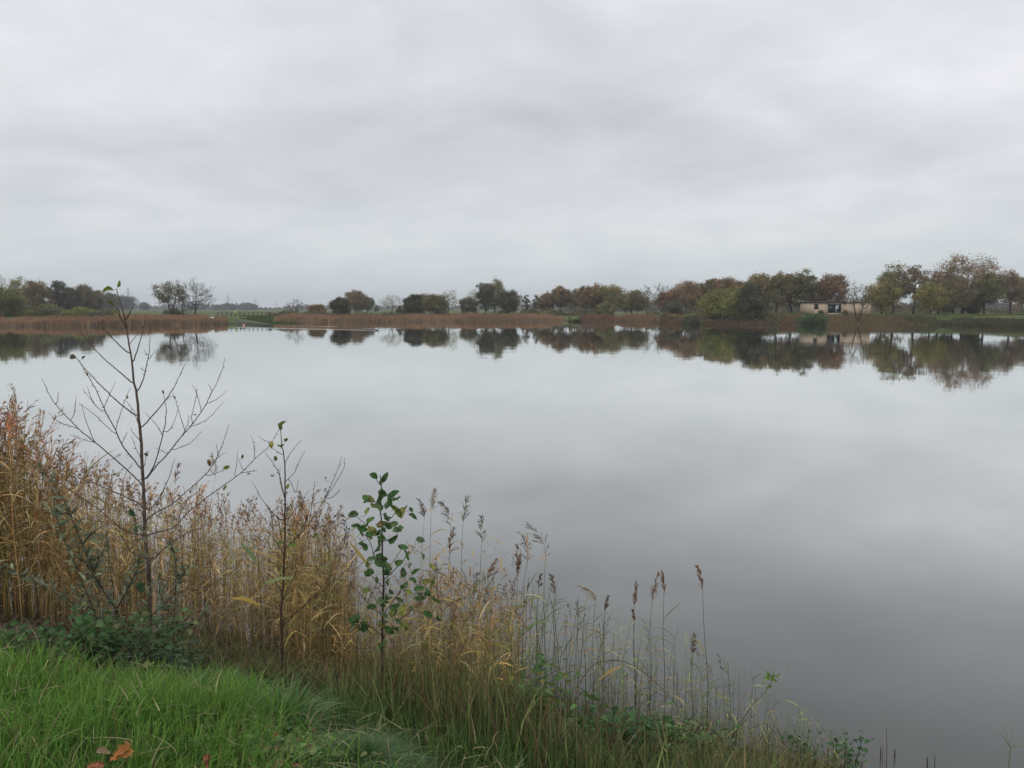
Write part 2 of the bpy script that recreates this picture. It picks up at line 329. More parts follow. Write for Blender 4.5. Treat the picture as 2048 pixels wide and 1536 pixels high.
def tree(name, label, group, px, top, w, Y, col, dens=1.0, cb=.18, K=130, leaf=.165, stems=1, sz=None, col2=None, lean=0, bark=BARK, cat='tree', base=None, bare=0, spread=.55, seed=None):
    wp = at(px, 625, Y); bx, by = wp[0], wp[1]; bz = float(gz(bx, by)) - .05
    if base is not None: bz = base
    H = at(px, top, Y)[2] - bz; Wd = w/F*Y; rx = Wd/2*1.2; rz = H*(1-cb)/2
    B = np.array((bx, by, bz)); cen = B + np.array((lean*Wd, 0, cb*H + rz))
    root = thing(name, B, label, cat, group)
    # crown volume = several overlapping lobes
    nl = 12
    lobes = [cen + np.array((0, 0, rz*.5))]; lr = [.5]
    for i in range(nl):
        a = i*2.4 + R.uniform(0, .8); zz_ = R.uniform(-.85, .5); rr_ = spread*math.sqrt(max(.05, 1-zz_*zz_*.6))*R.uniform(.75, 1.1)
        lobes.append(cen + np.array((math.cos(a)*rx*rr_, math.sin(a)*rx*rr_, zz_*rz))); lr.append(R.uniform(.38, .52))
    pts = []
    for i in range(K):
        k = i % len(lobes); q = unit(R.normal(size=3))*R.uniform(.1, 1)**.5*lr[k]
        p = lobes[k] + q*np.array((rx, rx, rz))*1.05
        if K >= 100 and R.random() < .62:                       # fills the crown out to one rounded, slightly bumpy dome
            q = unit(R.normal(size=3)); q = q*R.uniform(.15, 1)**.42*(1 + .08*math.sin(5*q[0]+bx) + .07*math.sin(7*q[2]+by))
            if q[2] < 0: q[2] *= .9
            p = cen + q*np.array((rx*.88, rx*.88, rz*.93))
        if p[2] < bz + .08*H: p[2] = bz + .08*H + R.uniform(0, .1)*H
        pts.append(p)
    pts = np.array(pts)
    if stems == 1: tops = [cen + np.array((R.uniform(-.08, .08)*Wd, 0, rz*.2))]
    else: tops = [B + (cen + np.array((math.cos(i*2.2+1)*rx*.4, math.sin(i*2.2+1)*rx*.35, rz*.2)) - B)*R.uniform(.6, .9) for i in range(stems)]
    nodes, par = skeleton(B, tops, pts)
    g = Geo(); r0 = max(.07, .021*H) if stems == 1 else .02*H
    limbs(g, nodes, par, r0, .022 if not bare else .018, bark)
    g.build('trunk', M_bark, root)
    g = Geo()
    if bare:                                       # fine twigs fan out of every branch end
        for p in pts:
            o_ = unit(p - (B + (cen-B)*.6))
            for _ in range(bare):
                d_ = unit(o_ + R.normal(0, .45, 3) + (0, 0, .35)); l_ = R.uniform(.05, .10)*H; sd_ = unit(np.cross(d_, R.normal(size=3)))
                s_ = p + R.normal(0, .02*H, 3); q_ = np.array([s_, s_ + d_*l_*.5 + R.normal(0, .01*H, 3), s_ + d_*l_])
                g.ribbon(q_, [.05, .035, .02], sd_, np.array(PAL[col] if isinstance(col, str) else col)*R.uniform(.7, 1.3))
        nL = int(K*dens*8)
    else: nL = int(K*dens*80)
    if nL:
        idx = R.integers(0, K, nL); cs = PAL[col] if isinstance(col, str) else col
        cl = R.normal(0, .16, (K, 1))
        c = np.array(cs)*np.exp(cl[idx])
        if col2 is not None:
            s2 = R.random(K) < .4; c = np.where(s2[idx][:, None], np.array(PAL[col2])*np.exp(cl[idx]), c)
        sg = (sz or .058)*1.35
        P = pts[idx] + R.normal(0, 1, (nL, 3))*np.array((Wd, Wd, Wd*.8))*sg*.9
        P[:, 2] = np.maximum(P[:, 2], bz + .15)
        leaf_cards(g, P, leaf*(Y/190)**.5, c, .22)
    g.build('crown', M_leaf, root)
    return root
TG = 'trees on the far bank'
T_ = [
 # left wood
 ('broadleaf_tree', 'low dark olive bushy tree at the extreme left edge of the far bank', 8, 574, 66, 165, 'olive', dict(dens=1.5, cb=.02, stems=3)),
 ('broadleaf_tree', 'pale half-bare tree highest at the extreme left of the far wood', 6, 549, 46, 240, 'pale', dict(dens=.5, bare=5, cb=.2)),
 ('broadleaf_tree', 'tall pale green thin-leaved tree second from the left in the far wood', 45, 551, 46, 235, 'pale', dict(dens=.9, cb=.1)),
 ('broadleaf_tree', 'reddish-brown rounded tree between the pale tree and the near-black one in the left wood', 78, 558, 52, 230, 'brown', dict(col2='rust', dens=1.3, cb=.05)),
 ('broadleaf_tree', 'near-black dense tree with a ragged top in the middle of the left wood', 120, 560, 38, 245, 'dark', dict(dens=1.3, cb=.05)),
 ('broadleaf_tree', 'low blackish tree filling the dip right of the ragged near-black tree', 143, 574, 34, 236, 'dark', dict(dens=1.2, cb=.03)),
 ('broadleaf_tree', 'round grey-brown tree at the right shoulder of the left wood', 166, 567, 48, 250, 'brown', dict(dens=1.1, cb=.08)),
 ('broadleaf_tree', 'smaller brown tree ending the dark part of the left wood', 186, 579, 36, 258, 'brown', dict(col2='dull', dens=1.1, cb=.05)),
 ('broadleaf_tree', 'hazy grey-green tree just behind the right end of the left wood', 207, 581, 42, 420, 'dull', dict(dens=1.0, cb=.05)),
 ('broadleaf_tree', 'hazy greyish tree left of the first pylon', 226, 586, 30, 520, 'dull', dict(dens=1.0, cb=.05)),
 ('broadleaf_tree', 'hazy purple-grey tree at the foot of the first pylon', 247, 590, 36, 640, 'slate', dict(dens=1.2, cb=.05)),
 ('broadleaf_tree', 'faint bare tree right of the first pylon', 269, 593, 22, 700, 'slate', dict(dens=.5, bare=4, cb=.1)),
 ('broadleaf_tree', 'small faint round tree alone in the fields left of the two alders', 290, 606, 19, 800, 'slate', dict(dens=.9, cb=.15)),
 # two alders
 ('alder_tree', 'left one of the two alders, dark-leaved with a low left limb', 343, 556, 62, 174, 'brown', dict(dens=.62, cb=.25, stems=2, K=110, sz=.045, leaf=.13, col2='dark')),
 ('alder_tree', 'right one of the two alders, fine bare branches', 389, 558, 72, 174, (.07, .062, .055), dict(dens=.75, cb=.10, K=240, bare=3, leaf=.10, lean=.02)),
 ('alder_tree', 'thin spindly young tree between the two alders', 366, 598, 9, 175, 'brown', dict(dens=.2, cb=.3, K=16, leaf=.1)),
 # centre
 ('willow_tree', 'bare reddish-tan spreading tree right of the green landing gap', 590, 595, 34, 203, (.17, .12, .10), dict(dens=.5, cb=.12, bare=5, K=90, stems=3, leaf=.1)),
 ('willow_shrub', 'low brown bush between the bare tan tree and the dark leaning tree', 633, 610, 32, 203, 'rust', dict(dens=.9, cb=.02, stems=3, cat='shrub')),
 ('broadleaf_tree', 'dark green narrow tree leaning left over the reeds', 684, 594, 34, 194, 'dark', dict(dens=1.3, cb=.02, lean=-.08)),
 ('oak_tree', 'wide rust-brown oak standing alone behind the dark leaning tree', 712, 581, 42, 305, 'rust', dict(dens=1.0, cb=.2)),
 ('oak_tree', 'smaller paler oak touching the right side of the lone rust oak', 735, 593, 26, 308, 'grey', dict(dens=.7, cb=.2)),
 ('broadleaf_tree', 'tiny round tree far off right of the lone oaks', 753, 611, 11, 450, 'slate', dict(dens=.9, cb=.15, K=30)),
 ('willow_tree', 'pale vase-shaped willow with a split two-lobed crown', 782, 588, 44, 210, 'pale', dict(dens=.8, cb=.3, stems=4, K=110, bare=3, leaf=.1)),
 ('willow_shrub', 'tiny bush at the right foot of the pale vase-shaped willow', 800, 612, 16, 212, 'brown', dict(dens=.8, cb=.02, K=40, cat='shrub')),
 ('broadleaf_tree', 'dense dark green round tree in the middle of the far shore', 829, 587, 36, 213, 'dark', dict(dens=1.7, cb=.05)),
 ('broadleaf_tree', 'grey-brown thin tree behind the dense dark green round one', 849, 584, 36, 238, 'grey', dict(dens=.7, cb=.1)),
 ('willow_tree', 'olive fan-shaped willow with many stems on the far shore', 871, 588, 46, 206, 'olive', dict(dens=1.1, cb=.2, stems=4, col2='brown')),
 ('willow_tree', 'tall pale green see-through tree right of the fan-shaped willow', 896, 578, 44, 228, 'pale', dict(dens=.7, cb=.15, bare=2)),
 ('broadleaf_tree', 'small grey thin tree left of the tallest middle trees', 937, 594, 34, 240, 'grey', dict(dens=.7, cb=.15)),
 ('poplar_tree', 'slim pale bare tree directly left of the tallest middle trees', 947, 574, 28, 250, 'pale', dict(dens=.4, bare=4, cb=.1)),
 ('alder_tree', 'dark grey-green tall tree, left of the tallest middle pair', 970, 561, 32, 236, 'dull', dict(dens=.9, cb=.15)),
 ('poplar_tree', 'tallest pale olive tree in the middle of the far shore', 989, 559, 46, 241, 'pale', dict(dens=.9, cb=.15, col2='dull')),
 ('oak_tree', 'dark round brownish oak right of the tallest pale olive tree', 1017, 580, 44, 225, 'dark', dict(dens=1.5, cb=.1, col2='brown')),
 ('birch_tree', 'thin wispy pointed tree right of the dark round oak', 1052, 588, 17, 240, 'grey', dict(dens=.4, cb=.05, K=50)),
 ('birch_tree', 'second wispy thin tree, next to the row of oaks', 1073, 588, 22, 240, 'dull', dict(dens=.5, cb=.05, K=60)),
 ('oak_tree', 'first small brown oak at the left end of the oak row', 1093, 586, 36, 235, 'brown', dict(dens=.9, cb=.22, col2='copper')),
 ('oak_tree', 'copper umbrella-shaped oak, second in the oak row', 1122, 574, 40, 235, 'copper', dict(dens=.85, cb=.28, col2='brown')),
 ('oak_tree', 'grey sparse tree between the copper oaks of the row', 1150, 579, 28, 250, 'grey', dict(dens=.5, cb=.25)),
 ('oak_tree', 'dark red-brown oak left of the see-through copper one', 1172, 571, 34, 232, 'rust', dict(dens=1.1, cb=.22)),
 ('oak_tree', 'see-through copper oak with a forked trunk', 1189, 567, 38, 236, 'copper', dict(dens=.7, cb=.22)),
 ('oak_tree', 'broad ochre-yellow oak in the middle of the oak row', 1219, 568, 56, 232, 'ochre', dict(dens=1.3, cb=.18, col2='olive')),
 ('willow_shrub', 'dark green low shrub beneath the broad ochre oak', 1209, 604, 36, 216, 'olive', dict(dens=1.4, cb=.02, cat='shrub', K=60)),
 ('oak_tree', 'wide dark olive oak right of the broad ochre one', 1264, 577, 54, 226, 'olive', dict(dens=1.3, cb=.2, col2='brown')),
 ('oak_tree', 'lacy grey oak with open branches left of the tall bare tree', 1293, 570, 34, 236, 'grey', dict(dens=.6, cb=.25, bare=1)),
 ('poplar_tree', 'tall bare pale-grey tree rising between the red and grey oaks', 1322, 562, 32, 250, (.20, .18, .155), dict(dens=.1, bare=5, cb=.1, K=120)),
 ('oak_tree', 'lower red oak in front of the tall bare tree', 1335, 583, 38, 216, 'red', dict(dens=1.1, cb=.12)),
 ('willow_shrub', 'dark green shrub below the red oaks', 1347, 600, 40, 196, 'dark', dict(dens=1.3, cb=.02, cat='shrub', K=60)),
 ('oak_tree', 'large copper-red oak forming the left shoulder of the big right group', 1373, 561, 62, 213, 'copper', dict(dens=1.3, cb=.15, col2='rust')),
 ('oak_tree', 'dark olive-brown oak right of the large copper-red one', 1402, 569, 40, 216, 'olive', dict(dens=1.3, cb=.2)),
 ('oak_tree', 'olive-topped oak left of the rust-red crown behind the round willow', 1424, 555, 38, 214, 'olive', dict(dens=1.3, cb=.15, col2='rust')),
 ('oak_tree', 'rust-red oak crown right behind the round olive willow', 1455, 553, 50, 206, 'red', dict(dens=1.3, cb=.15, col2='copper')),
 ('oak_tree', 'ochre oak crown behind the right half of the round olive willow', 1482, 557, 44, 204, 'ochre', dict(dens=1.3, cb=.15, col2='rust')),
 ('willow_tree', 'round yellow-olive willow bush leaning over the water', 1453, 576, 92, 163, 'yolive', dict(dens=1.9, cb=.02, stems=4, col2='olive', K=130)),
 ('alder_tree', 'big dark green alder rising straight from the water edge', 1505, 562, 60, 158, 'dark', dict(dens=1.5, cb=.04, stems=2, K=130)),
 # right
 ('oak_tree', 'orange-brown oak behind the big dark alder', 1517, 546, 52, 190, 'rust', dict(dens=1.1, cb=.15, col2='ochre')),
 ('oak_tree', 'brown-green oak, first of the four left of the pavilion', 1553, 543, 48, 183, 'olive', dict(dens=1.1, cb=.18, col2='rust')),
 ('oak_tree', 'pinkish-brown oak, second of the four left of the pavilion', 1582, 541, 42, 189, 'pink', dict(dens=.9, cb=.18, col2='brown')),
 ('oak_tree', 'dark olive oak, third of the four left of the pavilion', 1608, 540, 46, 181, 'olive', dict(dens=1.1, cb=.2, col2='dark')),
 ('oak_tree', 'low rust oak behind the left corner of the pavilion', 1636, 560, 34, 188, 'rust', dict(dens=1.0, cb=.15)),
 ('oak_tree', 'red-copper oak with see-through crown behind the pavilion roof', 1664, 543, 54, 184, 'copper', dict(dens=1.0, cb=.22, col2='red')),
 ('willow_tree', 'bare vase-shaped tree with few yellow leaves in front of the pavilion', 1717, 563, 60, 160, (.24, .20, .10), dict(dens=.8, bare=3, cb=.3, stems=3, K=120, leaf=.12)),
 ('oak_tree', 'low ochre-green oak at the right end of the pavilion', 1763, 562, 58, 174, 'ochre', dict(dens=1.0, cb=.12, col2='olive')),
 ('oak_tree', 'tall rust-olive oak right of the pavilion', 1784, 527, 60, 180, 'olive', dict(dens=1.15, cb=.15, col2='ochre', K=120)),
 ('oak_tree', 'thin-leaved rust oak with a clear dark trunk', 1827, 525, 52, 178, 'rust', dict(dens=.7, cb=.25, col2='brown', K=120, sz=.05)),
 ('maple_tree', 'small ochre-yellow tree in front of the tall oaks', 1859, 566, 60, 169, 'ochre', dict(dens=1.2, cb=.15, col2='yolive')),
 ('oak_tree', 'olive-brown oak filling between the thin rust oak and the tallest one', 1877, 543, 56, 186, 'olive', dict(dens=1.1, cb=.12, col2='rust')),
 ('oak_tree', 'tallest oak of the right bank with an airy copper dome', 1925, 503, 108, 179, 'copper', dict(dens=.8, cb=.22, col2='brown', K=190, sz=.04)),
 ('oak_tree', 'dense dark brown lower tree under the tallest oak', 1907, 556, 64, 171, 'brown', dict(dens=1.6, cb=.06)),
 ('oak_tree', 'dark olive oak under the right side of the tallest oak', 1968, 544, 64, 174, 'olive', dict(dens=1.2, cb=.15, col2='dark')),
 ('oak_tree', 'brown oak with a leaning trunk near the right edge', 2021, 541, 58, 188, 'brown', dict(dens=1.1, cb=.2, col2='copper', lean=-.1)),
 ('oak_tree', 'oak cut off by the right edge of the picture', 2056, 552, 50, 194, 'rust', dict(dens=1.0, cb=.15, col2='olive')),
 ('broadleaf_shrub', 'round dark green bush beside the pinkish sign on the right bank', 1946, 603, 26, 176, 'dark', dict(dens=2.0, cb=.01, K=70, cat='shrub', leaf=.13)),
]
for nm, lb, px, top, w, Y, col, kw in T_:
    tree(nm, lb, TG, px, top, w, Y, col, **kw)
# far trees in the haze
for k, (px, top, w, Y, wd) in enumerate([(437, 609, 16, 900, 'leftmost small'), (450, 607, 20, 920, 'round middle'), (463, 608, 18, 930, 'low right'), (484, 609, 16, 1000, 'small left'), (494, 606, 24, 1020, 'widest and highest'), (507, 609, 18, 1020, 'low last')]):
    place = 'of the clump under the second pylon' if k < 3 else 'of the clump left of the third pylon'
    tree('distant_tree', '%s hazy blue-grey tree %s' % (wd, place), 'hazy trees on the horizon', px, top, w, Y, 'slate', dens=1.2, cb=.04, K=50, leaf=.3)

def shrub_mass(name, label, xs, Yf, hf, n, col, leaf=.14, col2=None, depth=3.):
    """unbroken scrub or reeds' fringe along the far bank"""
    g = Geo(); px = R.uniform(xs[0], xs[1], n); Y = np.array([Yf(p) for p in px]) + R.uniform(0, depth, n)
    x = (px-1024)/F*Y; z0 = gz(x, Y); lump = .6 + .25*np.sin(x*.9 + Y*.3) + .2*np.sin(x*2.3+1)
    h = np.array([hf(p) for p in px])*lump; z = z0 + h*R.random(n)**.7
    c = np.array(PAL[col])*np.ones((n, 1))
    if col2: c = np.where((np.sin(x*.7+2) + R.normal(0, .5, n) > .2)[:, None], np.array(PAL[col2]), c)
    leaf_cards(g, np.stack([x, Y, z], -1), leaf, c, .3); o = g.build(name, M_leaf); return tag(o, label, 'undergrowth', kind='stuff')
shrub_mass('willow_scrub', 'olive-green scrub in front of the left wood', (-60, 240), lambda p: 168 + p*.04, lambda p: 3.0 - max(0, p-100)*.009, 26000, 'dull', .17, 'yolive', 12)
shrub_mass('low_scrub', 'low bushes behind the reeds around the two alders', (290, 400), lambda p: 168, lambda p: .9, 3000, 'olive', .13, 'dark', 5)
shrub_mass('low_scrub', 'low olive bushes behind the reed belt right of the landing gap', (538, 700), lambda p: 196, lambda p: 1.6, 9000, 'dull', .15, 'brown', 9)
shrub_mass('low_scrub', 'low green bushes behind the middle reed belt', (700, 1110), lambda p: 206, lambda p: 1.0, 10000, 'dull', .15, 'olive', 9)
shrub_mass('low_scrub', 'mixed brown bushes under the row of oaks', (1040, 1200), lambda p: 216, lambda p: 2.4, 10000, 'dull', .15, 'brown', 6)
shrub_mass('low_scrub', 'green and brown undergrowth by the round olive willow', (1366, 1560), lambda p: 160 - max(0, p-1440)*.05, lambda p: 1.5, 12000, 'olive', .13, 'dull', 9)
shrub_mass('low_scrub', 'hedge of brown undergrowth behind the right bank trees', (1290, 2120), lambda p: 205, lambda p: 1.7, 16000, 'dull', .17, 'brown', 5)
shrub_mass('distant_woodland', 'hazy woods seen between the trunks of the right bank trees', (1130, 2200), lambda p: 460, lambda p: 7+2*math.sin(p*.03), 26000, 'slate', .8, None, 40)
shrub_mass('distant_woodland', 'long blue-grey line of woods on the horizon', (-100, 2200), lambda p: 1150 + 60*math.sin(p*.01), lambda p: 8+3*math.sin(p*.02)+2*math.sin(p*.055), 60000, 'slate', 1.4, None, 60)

# ------------------------------------------------------------------ reed belts of the far shore
def reed_belt(label, pts, depth, n, hh, col=(.33, .235, .15), name='reed_belt', var=.22, w=.07):
    P = np.array(pts, float); seg = np.hypot(*np.diff(P, axis=0).T); cum = np.concatenate([[0], np.cumsum(seg)])
    s = R.uniform(0, cum[-1], n); x = np.interp(s, cum, P[:, 0]); y = np.interp(s, cum, P[:, 1])
    i = np.clip(np.searchsorted(cum, s)-1, 0, len(seg)-1); t = (P[i+1]-P[i])/seg[i][:, None]; nrm = np.stack([-t[:, 1], t[:, 0]], -1); nrm *= np.sign(nrm[:, 1:2]+1e-6)
    o = R.uniform(-.5, 1, n); o = np.where(o > 0, o*depth, o*(1+np.sin(s*.6)+.6*np.sin(s*1.9))); x = x + nrm[:, 0]*o; y = y + nrm[:, 1]*o
    z = np.maximum(gz(x, y), -.05) - .02; h = hh*(1 + .12*np.sin(s*.13+1) + .09*np.sin(s*.41) + .06*np.sin(s*1.3))*(.55 + .45*sst(np.minimum(s, cum[-1]-s)/4.0))*R.uniform(.72, 1.06, n)*np.where(o < .2, .93, 1)
    a = R.uniform(-.6, .6, n); side = np.stack([np.cos(a), np.sin(a), 0*a], -1)*w*R.uniform(.6, 1.3, n)[:, None]/2
    b = np.stack([x, y, z], -1); ln = np.stack([R.normal(0, .06, n), R.normal(0, .06, n), np.ones(n)], -1)*h[:, None]
    m = b + ln*.78 + side*.0; v = np.stack([b-side*.7, b+side*.7, m-side*1.2, m+side*1.2, b+ln], 1)
    cc = np.array(col)*np.exp(R.normal(0, var, (n, 1)))*(1+.10*np.sin(s*.2)[:, None]); head = cc*np.array((.86, .74, .66))
    C = np.stack([cc*.8, cc*.8, head, head, head], 1); k = np.arange(n)*5
    g = Geo(); g.add(v, [np.stack([k, k+1, k+3, k+2], -1), np.stack([k+2, k+3, k+4], -1)], C.reshape(-1, 3))
    return tag(g.build(name, M_reed), label, 'reeds', kind='stuff')
reed_belt('brown reed belt along the left far shore', [(-165,128),(-116,137),(-96.6,146),(-80,149),(-71,157),(-63,163),(-60.5,164)], 5, 26000, 1.45)
reed_belt('brown reed belt between the green landing gap and the small jetty', [(-57,184),(-50,186),(-39.7,188),(-20,194),(-3,199),(14,202)], 5, 26000, 1.35)
reed_belt('dark brown reed block right of the small jetty', [(17.6,198),(22,198),(26,197)], 5, 5000, 1.35, (.20, .13, .09))
reed_belt('pale brown reed belt under the right end of the oak row', [(26,197),(34.6,193),(38,186)], 4, 6000, 1.3, (.26, .18, .11))
reed_belt('brown reeds and dry grass below the pavilion', [(34,176),(34,168),(40,161),(47,155),(54,156),(60,157)], 5, 9000, .75, (.17, .12, .075))
reed_belt('brown reeds and dry grass along the shore right of the pavilion', [(61.5,158),(65.6,161),(76,160),(86,158.5)], 6, 9000, .7, (.21, .17, .095), w=.06)
reed_belt('dark rough growth at the water edge on the far right', [(80,160),(88,158),(90,146),(91,134),(110,115)], 4, 9000, .85, (.10, .11, .055), name='rough_grass', w=.08)
reed_belt('dry yellowish grass on the bank before the oaks', [(38,178),(44,172),(52,170),(60,172),(66,176)], 8, 5000, .5, (.20, .16, .08), name='rough_grass')
reed_belt('rough green grass on the right bank', [(58,164),(80,166),(96,158),(104,140)], 16, 22000, .26, (.11, .17, .05), name='rough_grass')
reed_belt('mown green grass behind the landing gap', [(-60,170),(-52,172),(-47,176)], 26, 9000, .3, (.07, .13, .03), name='rough_grass')

# ------------------------------------------------------------------ small things on the far shore
def sphere(g, c, r, col, nu=12, nv=8, lo=0, hi=1):
    r = np.broadcast_to(np.asarray(r, float), (3,)); th = np.linspace(math.pi*lo, math.pi*hi, nv); ph = np.arange(nu)*2*math.pi/nu
    v = np.array([[(c[0]+r[0]*math.sin(t)*math.cos(p), c[1]+r[1]*math.sin(t)*math.sin(p), c[2]+r[2]*math.cos(t)) for p in ph] for t in th])
    i = np.arange(nv-1)[:, None]*nu; j = np.arange(nu)[None]; k = (j+1) % nu
    g.add(v, [np.stack([i+j, i+nu+j, i+nu+k, i+k], -1).reshape(-1, 4)], col)
def pavilion():
    Y = 169.0; x0 = at(1622, 628, Y)[0]; x1 = at(1741.5, 628, Y)[0]; zb = 1.9; zt = at(1622, 606, Y)[2]; zr = at(1622, 602.3, Y)[2]; D = 6.5
    ux = lambda X: at(1500+X*.2676, 620, Y)[0]; uz = lambda Yz: at(1650, 480+Yz*.2676, Y)[2]
    r = thing('timber_pavilion', ((x0+x1)/2, Y, zb), 'low tan timber-clad pavilion with a flat dark roof on the far bank', 'building')
    wood = bpy.data.materials.new('larch_cladding'); wood.use_nodes = True; T = wood.node_tree; p = T.nodes['Principled BSDF']
    geo = T.nodes.new('ShaderNodeNewGeometry'); s_ = T.nodes.new('ShaderNodeSeparateXYZ'); T.links.new(geo.outputs['Position'], s_.inputs[0])
    brd = mth(T, 'FRACT', mth(T, 'MULTIPLY', s_.outputs[2], 7.0)); gap = mth(T, 'LESS_THAN', brd, .1)
    nz = noise(T, geo.outputs['Position'], 1.5, 4, .6, sc=(.4, .4, 6))
    rr = T.nodes.new('ShaderNodeValToRGB'); T.links.new(nz, rr.inputs[0]); rr.color_ramp.elements[0].position = .3; rr.color_ramp.elements[0].color = (.46, .35, .25, 1); rr.color_ramp.elements[1].position = .7; rr.color_ramp.elements[1].color = (.63, .50, .38, 1)
    mm = T.nodes.new('ShaderNodeMix'); mm.data_type = 'RGBA'; T.links.new(gap, mm.inputs[0]); T.links.new(rr.outputs[0], mm.inputs[6]); mm.inputs[7].default_value = (.2, .14, .1, 1)
    T.links.new(mm.outputs[2], p.inputs['Base Color']); p.inputs['Roughness'].default_value = .8
    glass = bpy.data.materials.new('dark_glass'); glass.use_nodes = True; q = glass.node_tree.nodes['Principled BSDF']; q.inputs['Base Color'].default_value = (.012, .02, .026, 1); q.inputs['Roughness'].default_value = .05
    # walls as frame round the openings
    wx0, wx1, wz0, wz1 = ux(480), ux(509), uz(519), uz(480); dx0, dx1, dz0, dz1 = ux(582), ux(681), uz(546), uz(481); t = .25
    g = Geo(); c = (.35, .26, .19)
    def wl(a, b, z0, z1, y0=Y, y1=Y+t): g.box((a, y0, z0), (b, y1, z1), c)
    wl(x0, wx0, zb, zt); wl(wx0, wx1, zb, wz0); wl(wx0, wx1, wz1, zt); wl(wx1, dx0, zb, zt); wl(dx0, dx1, zb, dz0); wl(dx0, dx1, dz1, zt); wl(dx1, x1, zb, zt)
    wl(x0, x0+t, zb, zt, Y+t, Y+D); wl(x1-t, x1, zb, zt, Y+t, Y+D); wl(x0+t, x1-t, zb, zt, Y+D-t, Y+D)
    g.build('wall', wood, r)
    g = Geo(); g.box((x0+t, Y+t, zb), (x1-t, Y+D-t, zb+.2), (.12, .11, .1)); g.box((x0+t, Y+3.2, zb+.2), (x1-t, Y+3.3, zt), (.05, .05, .05)); g.build('interior', M_solid, r)
    g = Geo(); g.box((x0-.15, Y-.3, zt), (ux(715), Y+D+.2, zr), (.055, .04, .04)); g.box((ux(715)+.002, Y-.2, zt), (x1+.12, Y+D+.2, zr-.1), (.085, .055, .045)); rf = g.build('roof', M_solid, r)
    g = Geo(); g.box((ux(575), Y+2.2, zr), (ux(700), Y+5, zr+.34), (.07, .045, .045)); g.build('raised_roof', M_solid, rf)  # low raised section of the roof, no glazing
    def fr(nm, a, b, z0, z1, th, y):
        g = Geo(); cc = (.02, .02, .022)
        g.box((a, y, z0), (a+th, y+.1, z1), cc); g.box((b-th, y, z0), (b, y+.1, z1), cc); g.box((a+th, y, z0), (b-th, y+.1, z0+th), cc); g.box((a+th, y, z1-th), (b-th, y+.1, z1), cc); return g.build(nm, M_solid, r)
    w_ = fr('window', wx0, wx1, wz0, wz1, .08, Y+.06); g = Geo(); g.box((wx0+.08, Y+.1, wz0+.08), (wx1-.08, Y+.12, wz1-.08), (0, 0, 0)); o = g.build('pane', glass, r); o.parent = w_
    d_ = fr('sliding_door', dx0, dx1, dz0, dz1, .1, Y+.06)
    g = Geo(); g.box((dx0+.1, Y+.1, dz0+.1), (ux(636), Y+.12, dz1-.1), (0, 0, 0)); o = g.build('pane', glass, r); o.parent = d_
    g = Geo(); g.box((ux(636), Y+.07, dz0+.1), (ux(640), Y+.13, dz1-.1), (.03, .03, .03)); o = g.build('mullion', M_solid, r); o.parent = d_
    g = Geo(); g.box((ux(641), Y+.18, dz0+.12), (ux(664), Y+.2, dz1-.12), (.42, .52, .53)); g.build('pale_pane', M_solid, r)  # opaque pale pane in the right half of the door
    g = Geo(); sphere(g, (ux(655), Y+.14, uz(525)), (.28, .03, .3), (.02, .02, .02)); o = g.build('round_sticker', M_solid, r)
    for X in (572, 707):
        g = Geo(); s = .14 if X > 600 else .07; g.box((ux(X)-s, Y-.16, uz(482)), (ux(X)+s, Y-.004, uz(472)), (.05, .035, .03)); g.build('wall_lamp', M_solid, r)
    g = Geo(); g.box((x0-.2, Y-1.6, zb-.25), (x1+.3, Y-.004, zb+.04), (.30, .25, .20)); g.build('step', M_solid, r)
pavilion()
for px, w, lb in ((1640, 11, 'small green bush in front of the pavilion between window and glass door'), (1691, 9, 'small green bush right of the pavilion glass door')):
    tree('garden_shrub', lb, 'bushes before the pavilion', px, 620.5, w, 167, 'green' if px < 1660 else 'olive', dens=1.6, cb=.01, K=30, leaf=.09, cat='shrub')
tree('willow_shrub', 'bright green bush hanging over the water below the pavilion', 'bushes at the water', 1626, 631, 52, 156, (.095, .14, .06), dens=1.3, cb=.01, K=110, leaf=.13, cat='shrub', base=-.05, stems=3)
tree('willow_shrub', 'dark bush at the water left of the round olive willow', 'bushes at the water', 1383, 634, 38, 162, 'dark', dens=1.6, cb=.01, K=60, leaf=.13, cat='shrub', base=0, stems=3)
tree('willow_shrub', 'reddish-brown bush at the water where the pale reeds end', 'bushes at the water', 1336, 627, 34, 172, 'brown', dens=1.3, cb=.01, K=60, leaf=.13, cat='shrub', base=0, stems=3)
tree('willow_shrub', 'dark green shrub at the foot of the left alder', 'bushes at the water', 349, 617, 34, 170, 'dark', dens=1.2, cb=.01, K=50, leaf=.12, cat='shrub', stems=3)

